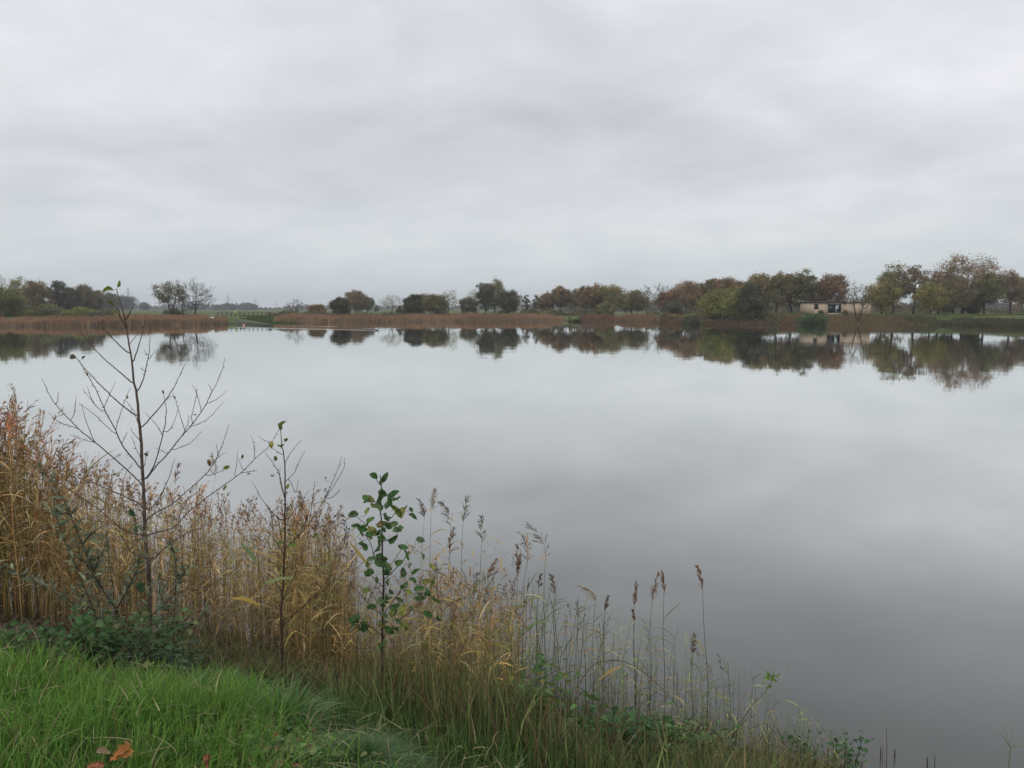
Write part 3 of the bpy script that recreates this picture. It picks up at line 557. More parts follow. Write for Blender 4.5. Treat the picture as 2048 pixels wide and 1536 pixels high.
def pylon(label, px, top, Y):
    b = at(px, 620, Y); zb = float(gz(b[0], b[1])); H = at(px, top, Y)[2] - zb; r = thing('power_pylon', (b[0], b[1], zb), label, 'pylon', 'power pylons in the haze')
    g = Geo(); c = (.16, .17, .18); w0, w1 = H*.07, H*.012; th = H*.0045
    lv = np.linspace(0, 1, 9)
    for sx_, sy_ in ((-1,-1),(1,-1),(1,1),(-1,1)):
        g.tube([(b[0]+sx_*(w0*(1-t)+w1*t), b[1]+sy_*(w0*(1-t)+w1*t), zb+H*t) for t in lv], th*1.2, c, 4)
    for a, d in zip(lv[:-1], lv[1:]):
        wa, wb = w0*(1-a)+w1*a, w0*(1-d)+w1*d
        for s in (-1, 1):
            g.tube([(b[0]-s*wa, b[1]-wa, zb+H*a), (b[0]+s*wb, b[1]-wb, zb+H*d)], th*.7, c, 3); g.tube([(b[0]-s*wa, b[1]+wa, zb+H*a), (b[0]+s*wb, b[1]+wb, zb+H*d)], th*.7, c, 3)
    g.build('mast', M_solid, r)
    for hh_, ww in ((.58, .36), (.76, .22)):
        g = Geo(); z = zb+H*hh_
        g.tube([(b[0]-H*ww, b[1], z), (b[0], b[1], z+H*.035), (b[0]+H*ww, b[1], z)], th, c, 4); g.tube([(b[0]-H*ww, b[1], z), (b[0]+H*ww, b[1], z)], th, c, 4)
        for t in (-.8, -.5, .5, .8): g.tube([(b[0]+H*ww*t, b[1], z), (b[0]+H*ww*t, b[1], z-H*.035)], th*.8, c, 4)
        g.build('crossarm', M_solid, r)
pylon('power pylon above the right end of the left wood, nearest and tallest', 258, 576, 1300)
pylon('hazy power pylon right of the two alders', 457, 589, 1700)
pylon('fainter power pylon above the green landing gap', 512, 596, 2100)
pylon('faintest and smallest power pylon, left of the bare tan tree', 554, 603, 2500)

# fence, sign, boat, buoy on the landing gap
Yf = 196; a, b = at(436, 630, Yf)[0], at(541, 630, Yf)[0]
r = thing('pasture_fence', ((a+b)/2, Yf, gz((a+b)/2, Yf)), 'dark post and rail fence across the green landing gap', 'fence')
for x in np.linspace(a, b, 13):
    z = float(gz(x, Yf)); g = Geo(); g.tube([(x, Yf, z-.1), (x+.02, Yf, z+1.15)], .09, (.06, .055, .045), 6); g.build('post', M_bark, r)
for dz in (.55, 1.0):
    g = Geo(); g.tube([(x, Yf-.1, float(gz(x, Yf))+dz) for x in np.linspace(a, b, 24)], .022, (.04, .035, .03), 4); g.build('rail', M_bark, r)
p = at(472, 630, 194); z = float(gz(p[0], 194)); r = thing('notice_board', (p[0], 194, z), 'small yellow notice board on the pasture fence', 'sign')
g = Geo(); g.tube([(p[0], 194, z-.1), (p[0], 194, z+.8)], .05, (.08, .07, .05), 6); g.build('post', M_bark, r)
g = Geo(); g.box((p[0]-.28, 193.9, z+.75), (p[0]+.28, 193.94, z+1.3), (.55, .48, .06)); g.build('board', M_solid, r)
p = at(423.5, 631, 166); z = float(gz(p[0], 166)); r = thing('upturned_boat', (p[0], 166, z), 'white upturned boat at the right end of the left reed point', 'boat')
g = Geo(); xs = np.linspace(-.75, .75, 12)
g.tube([(p[0]+x, 166, z+.65+.1*(1-x*x)) for x in xs], [.30*math.sqrt(max(.02, 1-(x/.78)**4)) for x in xs], (.75, .75, .73), 10); g.build('hull', M_solid, r, True)
g = Geo(); g.tube([(p[0]+x, 166, z+.98) for x in (-.6, .6)], .03, (.5, .5, .5), 5); g.build('keel', M_solid, r)
for s in (-.5, .5):
    g = Geo(); g.box((p[0]+s-.06, 165.7, z-.1), (p[0]+s+.06, 166.3, z+.5), (.1, .08, .06)); g.build('trestle', M_bark, r)
p = at(831, 625, 235); z = float(gz(p[0], 235)); r = thing('white_van', (p[0], 235, z), 'white van roof showing above the middle reed belt', 'van')
g = Geo(); g.add(np.array([(-1.25,-.9,.3),(1.25,-.9,.3),(1.25,.9,.3),(-1.25,.9,.3),(-1.2,-.9,1.2),(1.25,-.9,1.2),(1.25,.9,1.2),(-1.2,.9,1.2),(-.8,-.8,1.95),(1.1,-.8,1.95),(1.1,.8,1.95),(-.8,.8,1.95)])+np.array((p[0],235,z)), [[(3,2,1,0),(0,1,5,4),(1,2,6,5),(2,3,7,6),(3,0,4,7),(4,5,9,8),(5,6,10,9),(6,7,11,10),(7,4,8,11),(8,9,10,11)]], (.75, .76, .78)); g.build('body', M_solid, r)
for sx_ in (-.75, .75):
    for sy_ in (-.88, .88):
        g = Geo(); g.tube([(p[0]+sx_, 235+sy_-.1, z+.3), (p[0]+sx_, 235+sy_+.1, z+.3)], .3, (.02, .02, .02), 12); g.build('wheel', M_solid, r)
p = onz(487.5, 650.8, 0); r = thing('marker_buoy', p, 'small red and white buoy floating before the landing gap', 'buoy')
g = Geo(); sphere(g, (p[0], p[1], .12), .22, (.6, .07, .04), lo=.0, hi=.5); g.build('red_cap', M_solid, r, True)
g = Geo(); sphere(g, (p[0], p[1], .12), .22, (.75, .72, .7), lo=.5, hi=1); g.build('white_float', M_solid, r, True)
def duck(label, px, py, rot):
    p = onz(px, py, 0); r = thing('duck', p, label, 'duck', 'ducks on the lake'); r.rotation_euler.z = 0
    g = Geo(); dx = math.cos(rot)
    pts = [(-.30, .10), (-.22, .09), (-.1, .07), (.05, .06), (.16, .09), (.21, .17), (.235, .24), (.26, .28), (.30, .275), (.345, .265), (.37, .26)]
    g.tube([(p[0]+dx*a_, p[1], b_) for a_, b_ in pts], [.02, .06, .10, .115, .09, .045, .04, .05, .045, .02, .012], (.07, .055, .045), 10); g.build('body', M_solid, r, True)
duck('small dark duck in front of the dark leaning tree reflection', 681, 652.7, 0)
duck('dark duck at the right tip of the long white wake', 754, 661.3, 0)
# small jetty with steps
p = at(1148, 643, 197); r = thing('small_jetty', (p[0], 197, 0), 'little green-grown wooden jetty between two reed belts', 'jetty')
x0, x1 = at(1138, 640, 196)[0], at(1161, 640, 196)[0]
g = Geo(); g.box((x0, 193.5, .55), (x1, 199, .68), (.10, .13, .06)); g.box((x0-.1, 193.4, 1.15), (x1+.1, 193.5, 1.25), (.13, .13, .08)); g.build('deck', M_bark, r)
for x in (x0+.15, x1-.15):
    for y in (193.6, 197):
        g = Geo(); g.tube([(x, y, -.6), (x, y, 1.3)], .11, (.05, .045, .035), 6); g.build('pile', M_bark, r)
shrub_mass('grass_slope', 'green grass growing round the small jetty', (1136, 1163), lambda p: 196.5, lambda p: 1.0, 1800, 'green', .15, 'yolive', 7)
# landing slip of gravel, path on the right bank
def sheet(name, pts, col, z0=.012):
    g = Geo(); P = np.array(pts, float); g.add(np.concatenate([P, (gz(P[:, 0], P[:, 1]) + z0)[:, None]], 1), [[tuple(range(len(P)))]], col); return g
def strip(name, cl, w, col, up=.03):
    P = np.array(cl, float); Q = [];
    for a_, b_ in zip(P[:-1], P[1:]):
        n_ = max(2, int(np.hypot(*(b_-a_))/2)); Q += [a_+(b_-a_)*t for t in np.linspace(0, 1, n_, endpoint=False)]
    Q = np.array(Q + [P[-1]]); t = unit(np.gradient(Q, axis=0)); n_ = np.stack([-t[:, 1], t[:, 0]], -1)*w/2
    A_, B_ = Q-n_, Q+n_; v = np.stack([np.concatenate([A_, (gz(*A_.T)+up)[:, None]], 1), np.concatenate([B_, (gz(*B_.T)+up)[:, None]], 1)], 1)
    i = np.arange(len(Q)-1)*2; g = Geo(); g.add(v, [np.stack([i, i+1, i+3, i+2], -1)], col); return struct(g.build(name, M_bark))
strip('path', [(60, 178), (78, 178), (100, 172), (125, 168), (160, 150)], 2.2, (.30, .27, .22), .14)
strip('gravel_slip', [(-60, 168), (-55, 162), (-51, 157.5), (-48, 154.5)], 1.5, (.09, .095, .06), .06)
p = at(1936, 622, 182); z = float(gz(p[0], 182)); r = thing('path_sign', (p[0], 182, z), 'pinkish two-panel sign on a post beside the right bank path', 'sign')
g = Geo(); g.tube([(p[0], 182, z-.1), (p[0], 182, z+1.9)], .07, (.25, .15, .12), 6); g.build('post', M_solid, r)
for dx, dz, w_ in ((-.5, 1.0, .38), (.1, 1.05, .42)):
    g = Geo(); g.box((p[0]+dx-.3, 181.86, z+dz-.2), (p[0]+dx-.3+w_, 181.9, z+dz+.45), (.50, .26, .22)); g.build('panel', M_solid, r)
# ------------------------------------------------------------------ near bank plants
CO, SI = math.cos(TH), math.sin(TH)
_px = np.arange(-400, 1800, 20.); _Y = []
for q in _px:
    ys = np.linspace(14, 1.0, 700); xs = (q-1024)/F*(ys*CO + CAMZ*SI); s_ = sdf(xs, ys); k = np.where(s_ > 0)[0]
    _Y.append(ys[k[0]] if len(k) else 4.9)
YS = lambda p: np.interp(p, _px, _Y)
def spot(px, e):
    """points e metres beyond (positive: into the lake) the near shoreline, seen in direction px"""
    px = np.asarray(px, float); Y = YS(px) + e; z = np.zeros_like(Y)
    for _ in range(3):
        x = (px-1024)/F*(Y*CO + (CAMZ-z)*SI); z = gz(x, Y)
    return np.stack([np.atleast_1d(x), np.atleast_1d(Y), np.atleast_1d(z)], -1)
def topz(px, py, Y):
    v_ = (768-np.asarray(py))/F; return CAMZ + (-SI + v_*CO)*Y/(CO + v_*SI)
def blades(g, base, h, lean, w, col, seg=4, droop=.35, tip=None):
    n = len(base); t = np.linspace(0, 1, seg+1); a = R.uniform(0, 2*math.pi, n); side = np.stack([np.cos(a), np.sin(a), 0*a], -1)
    P = base[:, None] + np.concatenate([lean, np.zeros((n, 1))], 1)[:, None]*(t**2)[None, :, None]
    L_ = np.hypot(*lean.T); zz_ = h[:, None]*(t[None] - (droop*np.minimum(L_/(h+1e-6), 1.6))[:, None]*t[None]**3)
    P = P.copy(); P[:, :, 2] = base[:, None, 2] + zz_
    wd = w[:, None]*(np.array([.75, 1, .9, .6, .3]) if seg == 4 else np.linspace(1, .3, seg+1))[None, :seg+1]*.5
    v = np.concatenate([P[:, :-1] - side[:, None]*wd[:, :-1, None], P[:, :-1] + side[:, None]*wd[:, :-1, None], P[:, -1:]], 1)
    k = (np.arange(n)*(2*seg+1))[:, None]; j = np.arange(seg-1)[None]
    q = np.stack([k+j, k+seg+j, k+seg+j+1, k+j+1], -1).reshape(-1, 4); tr = np.concatenate([k+seg-1, k+2*seg-1, k+2*seg], 1)
    tt = np.concatenate([t[:-1], t[:-1], [1]]); C = np.repeat(col[:, None], 2*seg+1, 1)
    if tip is not None: m = sst((tt-.55)/.45)[None, :, None]; C = C*(1-m) + tip[:, None]*m
    g.add(v, [q, tr], C.reshape(-1, 3))
def leaf_proto(wf, n=8, fold=.25, curl=.25, serr=0., L_=1.):
    t = np.linspace(0, 1, n); w = np.array([wf(x) for x in t]); w = w*(1 + serr*np.where(np.arange(n) % 2, 1, -1)); w[0] = .01; w[-1] = .0
    z0 = -curl*t*t; mid = np.stack([t, 0*t, z0], -1); Lf = np.stack([t, w, z0+fold*w], -1); Rt = np.stack([t, -w, z0+fold*w], -1)
    v = np.concatenate([mid, Lf, Rt]); i = np.arange(n-1); return v, [np.stack([i, i+1, i+1+n, i+n], -1), np.stack([i, i+2*n, i+1+2*n, i+1], -1)]
ALDER = leaf_proto(lambda t: .40*math.sin(math.pi*min(1, t**1.15))**.55 if 0 < t < .99 else .10, 13, .35, .35, .07)
LANCE = leaf_proto(lambda t: .13*math.sin(math.pi*t**.85)**.8 if 0 < t < 1 else 0, 7, .4, .3)
OVATE = leaf_proto(lambda t: .34*math.sin(math.pi*t**.7)**.8 if 0 < t < 1 else 0, 9, .3, .35, .08)
OAK = leaf_proto(lambda t: (.10 + .2*t)*(1 + .28*math.cos(t*20))*(1 if t < .93 else .4), 20, .5, .1)
def leaves(g, proto, pos, d, nrm, size, col, jit=.12):
    v, f = proto
    if len(pos) == 1: v = v.copy(); v[:, 2] += np.abs(v[:, 1])*R.uniform(-.3, .8) + .06*np.sin(v[:, 0]*9 + R.uniform(0, 6)) + .05*np.sin(v[:, 1]*14 + R.uniform(0, 6)); v[:, 1] *= R.uniform(.5, .95); v[:, 1] += R.uniform(-.18, .18)*v[:, 0]**2
    d = unit(np.asarray(d, float)); s_ = unit(np.cross(nrm, d)); n_ = np.cross(d, s_); m = len(pos); size = np.broadcast_to(size, (m,))[:, None, None]
    V = pos[:, None] + size*(v[None, :, 0:1]*d[:, None] + v[None, :, 1:2]*s_[:, None] + v[None, :, 2:3]*n_[:, None])
    C = np.broadcast_to(col, (m, 3))*np.exp(R.normal(0, jit, (m, 1))); off = (np.arange(m)*len(v))[:, None, None]
    g.add(V, [(q[None]+off).reshape(-1, 4) for q in f], np.repeat(C[:, None], len(v), 1).reshape(-1, 3))
def rdir(n, up=.3, spread=1.): a = R.uniform(0, 2*math.pi, n); return unit(np.stack([np.cos(a), np.sin(a), up + R.normal(0, .25*spread, n)], -1))

# --- lawn
def lawn():
    g = Geo()
    def field(n, xr, yr, dmin, hh, col, wd=.0042, tuft=True, cond=None, lean=.12, name=None):
        x = R.uniform(*xr, n); y = R.uniform(*yr, n)
        if tuft:
            nt_ = max(4, n//45); tx = R.uniform(*xr, nt_); ty = R.uniform(*yr, nt_); k = R.integers(0, nt_, n); m = R.random(n) < .7
            ox, oy = R.normal(0, .035, n), R.normal(0, .035, n); x = np.where(m, tx[k]+ox, x); y = np.where(m, ty[k]+oy, y); ld = np.stack([ox, oy], -1)*2.4*m[:, None]
        else: ld = np.zeros((n, 2))
        d = sdf(x, y) + .25*np.sin(x*3.1) + .12*np.sin(x*7+y*5); keep = (d > dmin) & (R.random(n) < np.clip((d-dmin)*3 + .3, 0, 1))
        if cond is not None: keep &= cond(x, y)
        x, y, ld = x[keep], y[keep], ld[keep]; m_ = len(x); patch = .85 + .22*np.sin(x*2.3+1)*np.cos(y*2.9) + .1*np.sin(x*6+y*4)
        h = R.uniform(.55, 1.1, m_)*hh*patch; b = np.stack([x, y, gz(x, y)-.01], -1)
        l_ = ld + R.normal(0, .045, (m_, 2)) + np.array((lean*.35, -.03)); l_ *= (h/hh)[:, None]
        hue = R.random((m_, 1)); c = np.array(col[0])*(1-hue) + np.array(col[1])*hue
        yel = R.random(m_) < .05; c[yel] = (.22, .20, .09); tipc = c*np.array((1.35, 1.2, 1.0)); dry = R.random(m_) < .12; tipc[dry] = (.25, .22, .10)
        blades(g, b, h, l_, wd*R.uniform(.6, 1.3, m_), c*np.exp(R.normal(0, .18, (m_, 1))), tip=tipc)
    pxof = lambda x, y: 1024 + F*x/(y*CO+1.65*SI)
    short = lambda x, y: np.clip((pxof(x, y)-470)/140, 0, 1)
    field(64000, (-4.6, -.2), (1.5, 5.2), 3.0, .25, ((.08, .21, .035), (.20, .36, .07)), cond=lambda x, y: R.random(len(x)) > short(x, y)*.93)
    field(26000, (-1.4, .9), (1.6, 3.9), 3.05, .075, ((.08, .16, .04), (.20, .26, .08)), wd=.003, cond=lambda x, y: pxof(x, y) > 430)
    field(9000, (-4.6, .6), (2.2, 5.6), 2.6, .17, ((.04, .09, .025), (.10, .15, .05)))
    return tag(g.build('lawn_grass', M_grass), 'lush green uncut grass on the near bank', 'grass', kind='stuff')
lawn()
def tussock(label, px, py, n, hh, rad, cols, w=.005):
    p = onground(px, py); g = Geo(); a = R.uniform(0, 2*math.pi, n); rr_ = rad*.35*R.random(n)**.5
    x, y = p[0]+np.cos(a)*rr_, p[1]+np.sin(a)*rr_; h = hh*R.uniform(.6, 1.1, n)*(1-.35*rr_/(rad*.35))
    out = np.stack([np.cos(a), np.sin(a)], -1)*(rr_/(rad*.35)*rad*1.1*R.uniform(.5, 1.2, n))[:, None] + R.normal(0, .03, (n, 2))
    hue = R.random((n, 1)); c = np.array(cols[0])*(1-hue)+np.array(cols[1])*hue
    tp = c*1.3; k = R.random(n) < .25; tp[k] = (.28, .24, .13)
    blades(g, np.stack([x, y, gz(x, y)-.02], -1), h, out, np.full(n, w), c, droop=.5, tip=tp)
    return tag(g.build('grass_tussock', M_grass), label, 'grass tussock', 'grass tussocks at the lawn edge')
tussock('spiky blue-green grass tussock above the lone fallen leaf', 575, 1462, 420, .33, .26, ((.06, .16, .04), (.16, .28, .10)))
tussock('fine dense dark green tussock at the bottom edge of the picture', 722, 1530, 1500, .2, .26, ((.045, .12, .045), (.12, .22, .08)), .003)
tussock('blue-green tussock at the right tip of the long grass', 440, 1408, 420, .28, .24, ((.06, .15, .045), (.15, .26, .11)))

def weeds():
    g = Geo(); n = 1500; px = R.normal(565, 75, n); py = R.uniform(1440, 1560, n); z = 1.5; P = []
    x = np.zeros(n); p = np.array([onz(a, b, 1.52) for a, b in zip(px, py)]); p[:, 2] = gz(p[:, 0], p[:, 1]) + R.uniform(.01, .07, n)
    c = np.array([(.10, .20, .05), (.16, .26, .08), (.24, .27, .10), (.20, .13, .07)])[R.choice(4, n, p=[.4, .3, .2, .1])]
    leaves(g, OVATE, p, rdir(n, .2), unit(R.normal(0, .4, (n, 3)) + (0, -.2, 1)), R.uniform(.012, .034, n), c, .2)
    m = 1700; x = R.uniform(-4.2, .2, m); y = R.uniform(1.8, 4.6, m); k = sdf(x, y) > 2.9; x, y = x[k], y[k]; m = len(x); a = R.uniform(0, 6.28, m); l_ = R.uniform(.04, .22, m)
    blades(g, np.stack([x, y, gz(x, y) + R.uniform(.02, .15, m)], -1), R.uniform(-.02, .10, m), np.stack([np.cos(a), np.sin(a)], -1)*l_[:, None], R.uniform(.002, .005, m), np.array((.34, .29, .16))*np.exp(R.normal(0, .3, (m, 1))), droop=.2)
    return tag(g.build('lawn_weeds', M_grass), 'little broad-leaved weeds and dead straw in the short grass', 'weeds', kind='stuff')
weeds()
# --- rushes and dead straw on the slope
def rushes():
    g = Geo(); n = 14500; px = R.uniform(350, 1720, n); e = -R.random(n)**1.0*3.1 + .1; p = spot(px, e)
    e_ok = np.where(px < 820, e > -3.2 + (820-px)*.0026, True); clump = .5+.5*np.sin(px*.043+1)*np.sin(px*.017+e*2.4); keep = e_ok & (R.random(n) < (.35+.65*clump)*np.interp(px, [1000, 1250], [1, .5]))
    px, e, p = px[keep], e[keep], p[keep]; n = len(px)
    tp = np.interp(px, [350, 450, 560, 700, 900, 1000, 1060, 1200, 1400, 1520, 1720], [1370, 1330, 1290, 1280, 1230, 1240, 1330, 1390, 1410, 1440, 1500]) + R.random(n)**1.3*190
    h = np.clip(topz(px, tp, p[:, 1]) - p[:, 2], R.uniform(.16, .36, n), .62)*R.uniform(.8, 1, n)
    hue = R.random((n, 1)); c = np.array((.04, .07, .02))*(1-hue) + np.array((.15, .175, .06))*hue; br = R.random(n) < .17; c[br] = np.array((.16, .11, .055))*np.exp(R.normal(0, .25, (br.sum(), 1)))
    tipc = np.where(R.random((n, 1)) < .4, np.array([(.26, .19, .10)]), c*1.2); lean = R.normal(0, .085, (n, 2))
    blades(g, p-np.array((0, 0, .02)), h, lean, R.uniform(.0045, .0085, n), c*np.exp(R.normal(0, .5, (n, 1))), droop=.1, tip=tipc)
    return tag(g.build('rushes', M_grass), 'dark green and brown rushes crowding the bank slope', 'rushes', kind='stuff')
rushes()
def straw():
    g = Geo(); n = 5200; px = R.uniform(-150, 1600, n); e = -R.random(n)*2.6 + .3; p = spot(px, e); a = R.uniform(0, 2*math.pi, n); l_ = R.uniform(.05, .3, n)
    p[:, 2] += R.uniform(.005, .12, n); hue = R.random((n, 1)); c = np.array((.07, .05, .03))*(1-hue) + np.array((.26, .20, .12))*hue
    blades(g, p, R.uniform(-.03, .14, n), np.stack([np.cos(a), np.sin(a)], -1)*l_[:, None], R.uniform(.003, .008, n), c, droop=.2)
    return tag(g.build('dead_straw', M_reed), 'dead straw and broken reed stems lying on the bank slope', 'dead grass', kind='stuff')
straw()
def slope_grass():
    g = Geo(); n = 11000; px = R.uniform(640, 1700, n); e = -R.random(n)*3.3 - .1; p = spot(px, e); m = (p[:, 2] > .25); px, p = px[m], p[m]; n = len(px)
    hue = R.random((n, 1)); c = np.array((.05, .11, .03))*(1-hue) + np.array((.15, .23, .06))*hue
    blades(g, p-np.array((0, 0, .02)), R.uniform(.08, .26, n), R.normal(0, .07, (n, 2)), R.uniform(.003, .005, n), c, droop=.3)
    return tag(g.build('bank_grass', M_grass), 'fresh green grass between the brambles on the right of the near bank', 'grass', kind='stuff')
slope_grass()

# --- reeds
def panicle(g, P, d, L_, nod, c, nb, ns, wid=.0016, closed=.45):
    """a feathery plume: a nodding axis, side branches, small seed heads"""
    m = 7; t = np.linspace(0, 1, m); nodv = np.array((math.cos(nod[0]), math.sin(nod[0]), -.35))*nod[1]
    ax = P + L_*(t[:, None]*d + (t**2)[:, None]*nodv); g.ribbon(ax, np.linspace(.003, .0012, m), unit(np.cross(d, (.3, .8, .2))), c*.8)
    for i in range(nb):
        s = R.uniform(0, .96)**.9; k = int(s*(m-1)); o = ax[k] + (ax[min(k+1, m-1)]-ax[k])*(s*(m-1)-k); ad = unit(ax[min(k+1, m-1)]-ax[max(k-1, 0)])
        a = R.uniform(0, 6.28); rad = np.array((math.cos(a), math.sin(a), .1)); bd = unit(ad*.9 + rad*closed*R.uniform(.5, 1.2) + nodv*.8); bl = L_*.42*(1-.62*s)*R.uniform(.6, 1.1)
        tt = np.linspace(0, 1, 4)[:, None]; q = o + bl*(tt*bd + tt**2*np.array((nodv[0]*.4, nodv[1]*.4, -.22))); sd = unit(np.cross(bd, R.normal(size=3)))
        cc = c*np.exp(R.normal(0, .2)); g.ribbon(q, [wid, wid*1.1, wid, wid*.5], sd, cc)
        if ns:
            ks = R.uniform(.15, 1, ns); cen = o + bl*(ks[:, None]*bd + (ks**2)[:, None]*np.array((nodv[0]*.4, nodv[1]*.4, -.22)))
            dd = unit(bd + R.normal(0, .35, (ns, 3)) + (0, 0, -.15)); s2 = unit(np.cross(dd, R.normal(size=(ns, 3)))); ll = R.uniform(.010, .018, (ns, 1)); ww = ll*.15
            v = np.stack([cen-dd*ll*.5, cen+s2*ww, cen+dd*ll, cen-s2*ww], 1); j = np.arange(ns)*4
            g.add(v, [np.stack([j, j+1, j+2, j+3], -1)], np.repeat(cc*np.exp(R.normal(0, .2, (ns, 1))), 4, 0))
def reed_leaf(g, P, az, L_, w, c, rise=.9, droop=1.1):
    t = np.linspace(0, 1, 7); o = np.array((math.cos(az), math.sin(az), 0)); pts = P + L_*(t[:, None]*(o*.75+np.array((0, 0, rise*.6))) + (t**2)[:, None]*np.array((0, 0, -droop*.55)))
    side = unit(np.array((-o[1], o[0], 0)) + R.normal(0, .35, 3)); g.ribbon(pts, w*np.array([.35, .9, 1, .9, .65, .35, .05]), side, c)
def reed(H, pal, nleaf, plume, nb, ns, lean=0., az0=None, thick=.0026, PL=.22, closed=.45, nod=None, lw=.013):
    st, lf, pa = Geo(), Geo(), Geo(); m = 9; t = np.linspace(0, 1, m); a = R.uniform(0, 6.28) if az0 is None else az0
    pts = np.stack([math.cos(a)*lean*t**2 + .012*np.sin(t*7+a)*t, math.sin(a)*lean*t**2 + .012*np.cos(t*6+a)*t, t*H], -1)
    st.tube(pts, np.linspace(thick, thick*.5, m), np.array(pal[0]), 4)
    for i in range(nleaf):
        s = R.uniform(.25, .92); k = s*(m-1); P = pts[int(k)] + (pts[int(k)+1]-pts[int(k)])*(k-int(k)); reed_leaf(lf, P, R.uniform(0, 6.28), R.uniform(.14, .32), lw*R.uniform(.6, 1.2), np.array(pal[1+R.integers(len(pal)-2)])*np.exp(R.normal(0, .2)), R.uniform(.5, 1.5), R.uniform(.4, 1.7))
    if plume: panicle(pa, pts[-1], unit(pts[-1]-pts[-3]), PL, nod or (a, R.uniform(.1, .45)), np.array(pal[-1]), nb, ns, closed=closed)
    return st, lf, pa
DRY = [(.34, .255, .135), (.36, .28, .145), (.27, .19, .095), (.42, .335, .18), (.25, .14, .08)]
GRN = [(.13, .15, .06), (.12, .17, .06), (.20, .21, .08), (.34, .25, .09), (.15, .09, .06)]
def protos(pal, k, plume, nleaf, nb=12, ns=5, PL=.20):
    out = []
    for i in range(k):
        st, lf, pa = reed(1.0, pal, nleaf, plume, nb, ns, lean=.03, PL=PL*R.uniform(.8, 1.1), lw=.009); g = Geo()
        for q in (st, lf, pa):
            if q.n: g.merge(q)
        out.append(g.arrays())
    return out
PROF = ([-200, 0, 40, 75, 110, 160, 220, 300, 350, 400, 450, 520, 600, 660, 700, 760, 850, 950, 1050, 1150, 1300, 1450, 1600, 1700],
        [830, 800, 795, 835, 875, 900, 935, 965, 965, 965, 990, 995, 985, 1010, 1090, 1150, 1120, 1130, 1160, 1190, 1240, 1300, 1400, 1460])
def reed_mass(name, label, xr, er, n, pal, plume=.8, jit=110, tint=(1, 1, 1), nleaf=4, base_keep=None):
    g = Geo(); P1 = protos(pal, 6, True, nleaf); P2 = protos(pal, 4, False, nleaf+2); px = R.uniform(*xr, n); e = R.uniform(*er, n)
    if base_keep is not None: kk = base_keep(px, e); px, e = px[kk], e[kk]; n = len(px)
    p = spot(px, e); p[:, 2] = np.maximum(p[:, 2], -.12); tp = np.interp(px, *PROF) + R.random(n)**1.2*jit; tz = topz(px, tp, p[:, 1]); h = np.clip(tz - p[:, 2], .25, 2.9)
    isP = R.random(n) < plume; which = R.integers(0, 60, n)
    tn = np.array(tint)*np.exp(R.normal(0, .34, (n, 1)))*(1 + R.normal(0, .07, (n, 3))); gk = R.random(n) < .10; tn[gk] *= (.62, .85, .55)
    sh = R.normal(0, .06, (n, 2)) + np.array((.012, 0)); wild = R.random(n) < .13; sh[wild] *= 4.5; sh *= np.minimum(1, .30/(np.hypot(*sh.T)*h*h + 1e-6))[:, None]
    for i, pr in enumerate(P1):
        m = isP & (which % 6 == i)
        if m.any(): g.stamp(pr, p[m], R.uniform(0, 6.28, m.sum()), h[m]/1.18, sh[m], tn[m])
    for i, pr in enumerate(P2):
        m = ~isP & (which % 4 == i)
        if m.any(): g.stamp(pr, p[m], R.uniform(0, 6.28, m.sum()), h[m], sh[m], tn[m])
    return tag(g.build(name, M_reed), label, 'reeds', kind='stuff')
reed_mass('reed_bed', 'dense tall golden-brown reed bed at the left edge', (-260, 118), (-.3, 2.0), 1100, DRY, .85, 200, (1.3, 1.24, 1.02), 6, base_keep=lambda p, e: p < 60 + 60*np.sin(e*2+1)**2)
reed_mass('reed_bed', 'looser brown reed bed behind the bare saplings', (90, 700), (-.25, 1.7), 1350, DRY, .72, 250, (1.32, 1.22, .98), 7)
reed_mass('reed_bed', 'thin reeds around the leafy green sapling', (560, 1040), (-1.3, .8), 1150, DRY[:2] + GRN[2:], .4, 330, (1.15, 1.08, .9))
reed_mass('reed_bed', 'sparse low green reeds at the right end of the near bank', (1000, 1690), (-.7, .35), 420, GRN, .14, 260, (1, 1, 1))
def fine_stems():
    g = Geo(); n = 1500; px = R.uniform(90, 1000, n)**1.0; e = R.uniform(-.4, 1.3, n); p = spot(px, e); p[:, 2] = np.maximum(p[:, 2], -.1)
    h = np.clip(topz(px, np.interp(px, *PROF)+60+R.random(n)*260, p[:, 1])-p[:, 2], .15, 1.5)
    blades(g, p, h, R.normal(0, .09, (n, 2)), R.uniform(.003, .006, n), np.array((.34, .25, .15))*np.exp(R.normal(0, .4, (n, 1))), droop=.1)
    return tag(g.build('broken_reed_stems', M_reed), 'bare broken stems standing between the reeds', 'reeds', kind='stuff')
fine_stems()
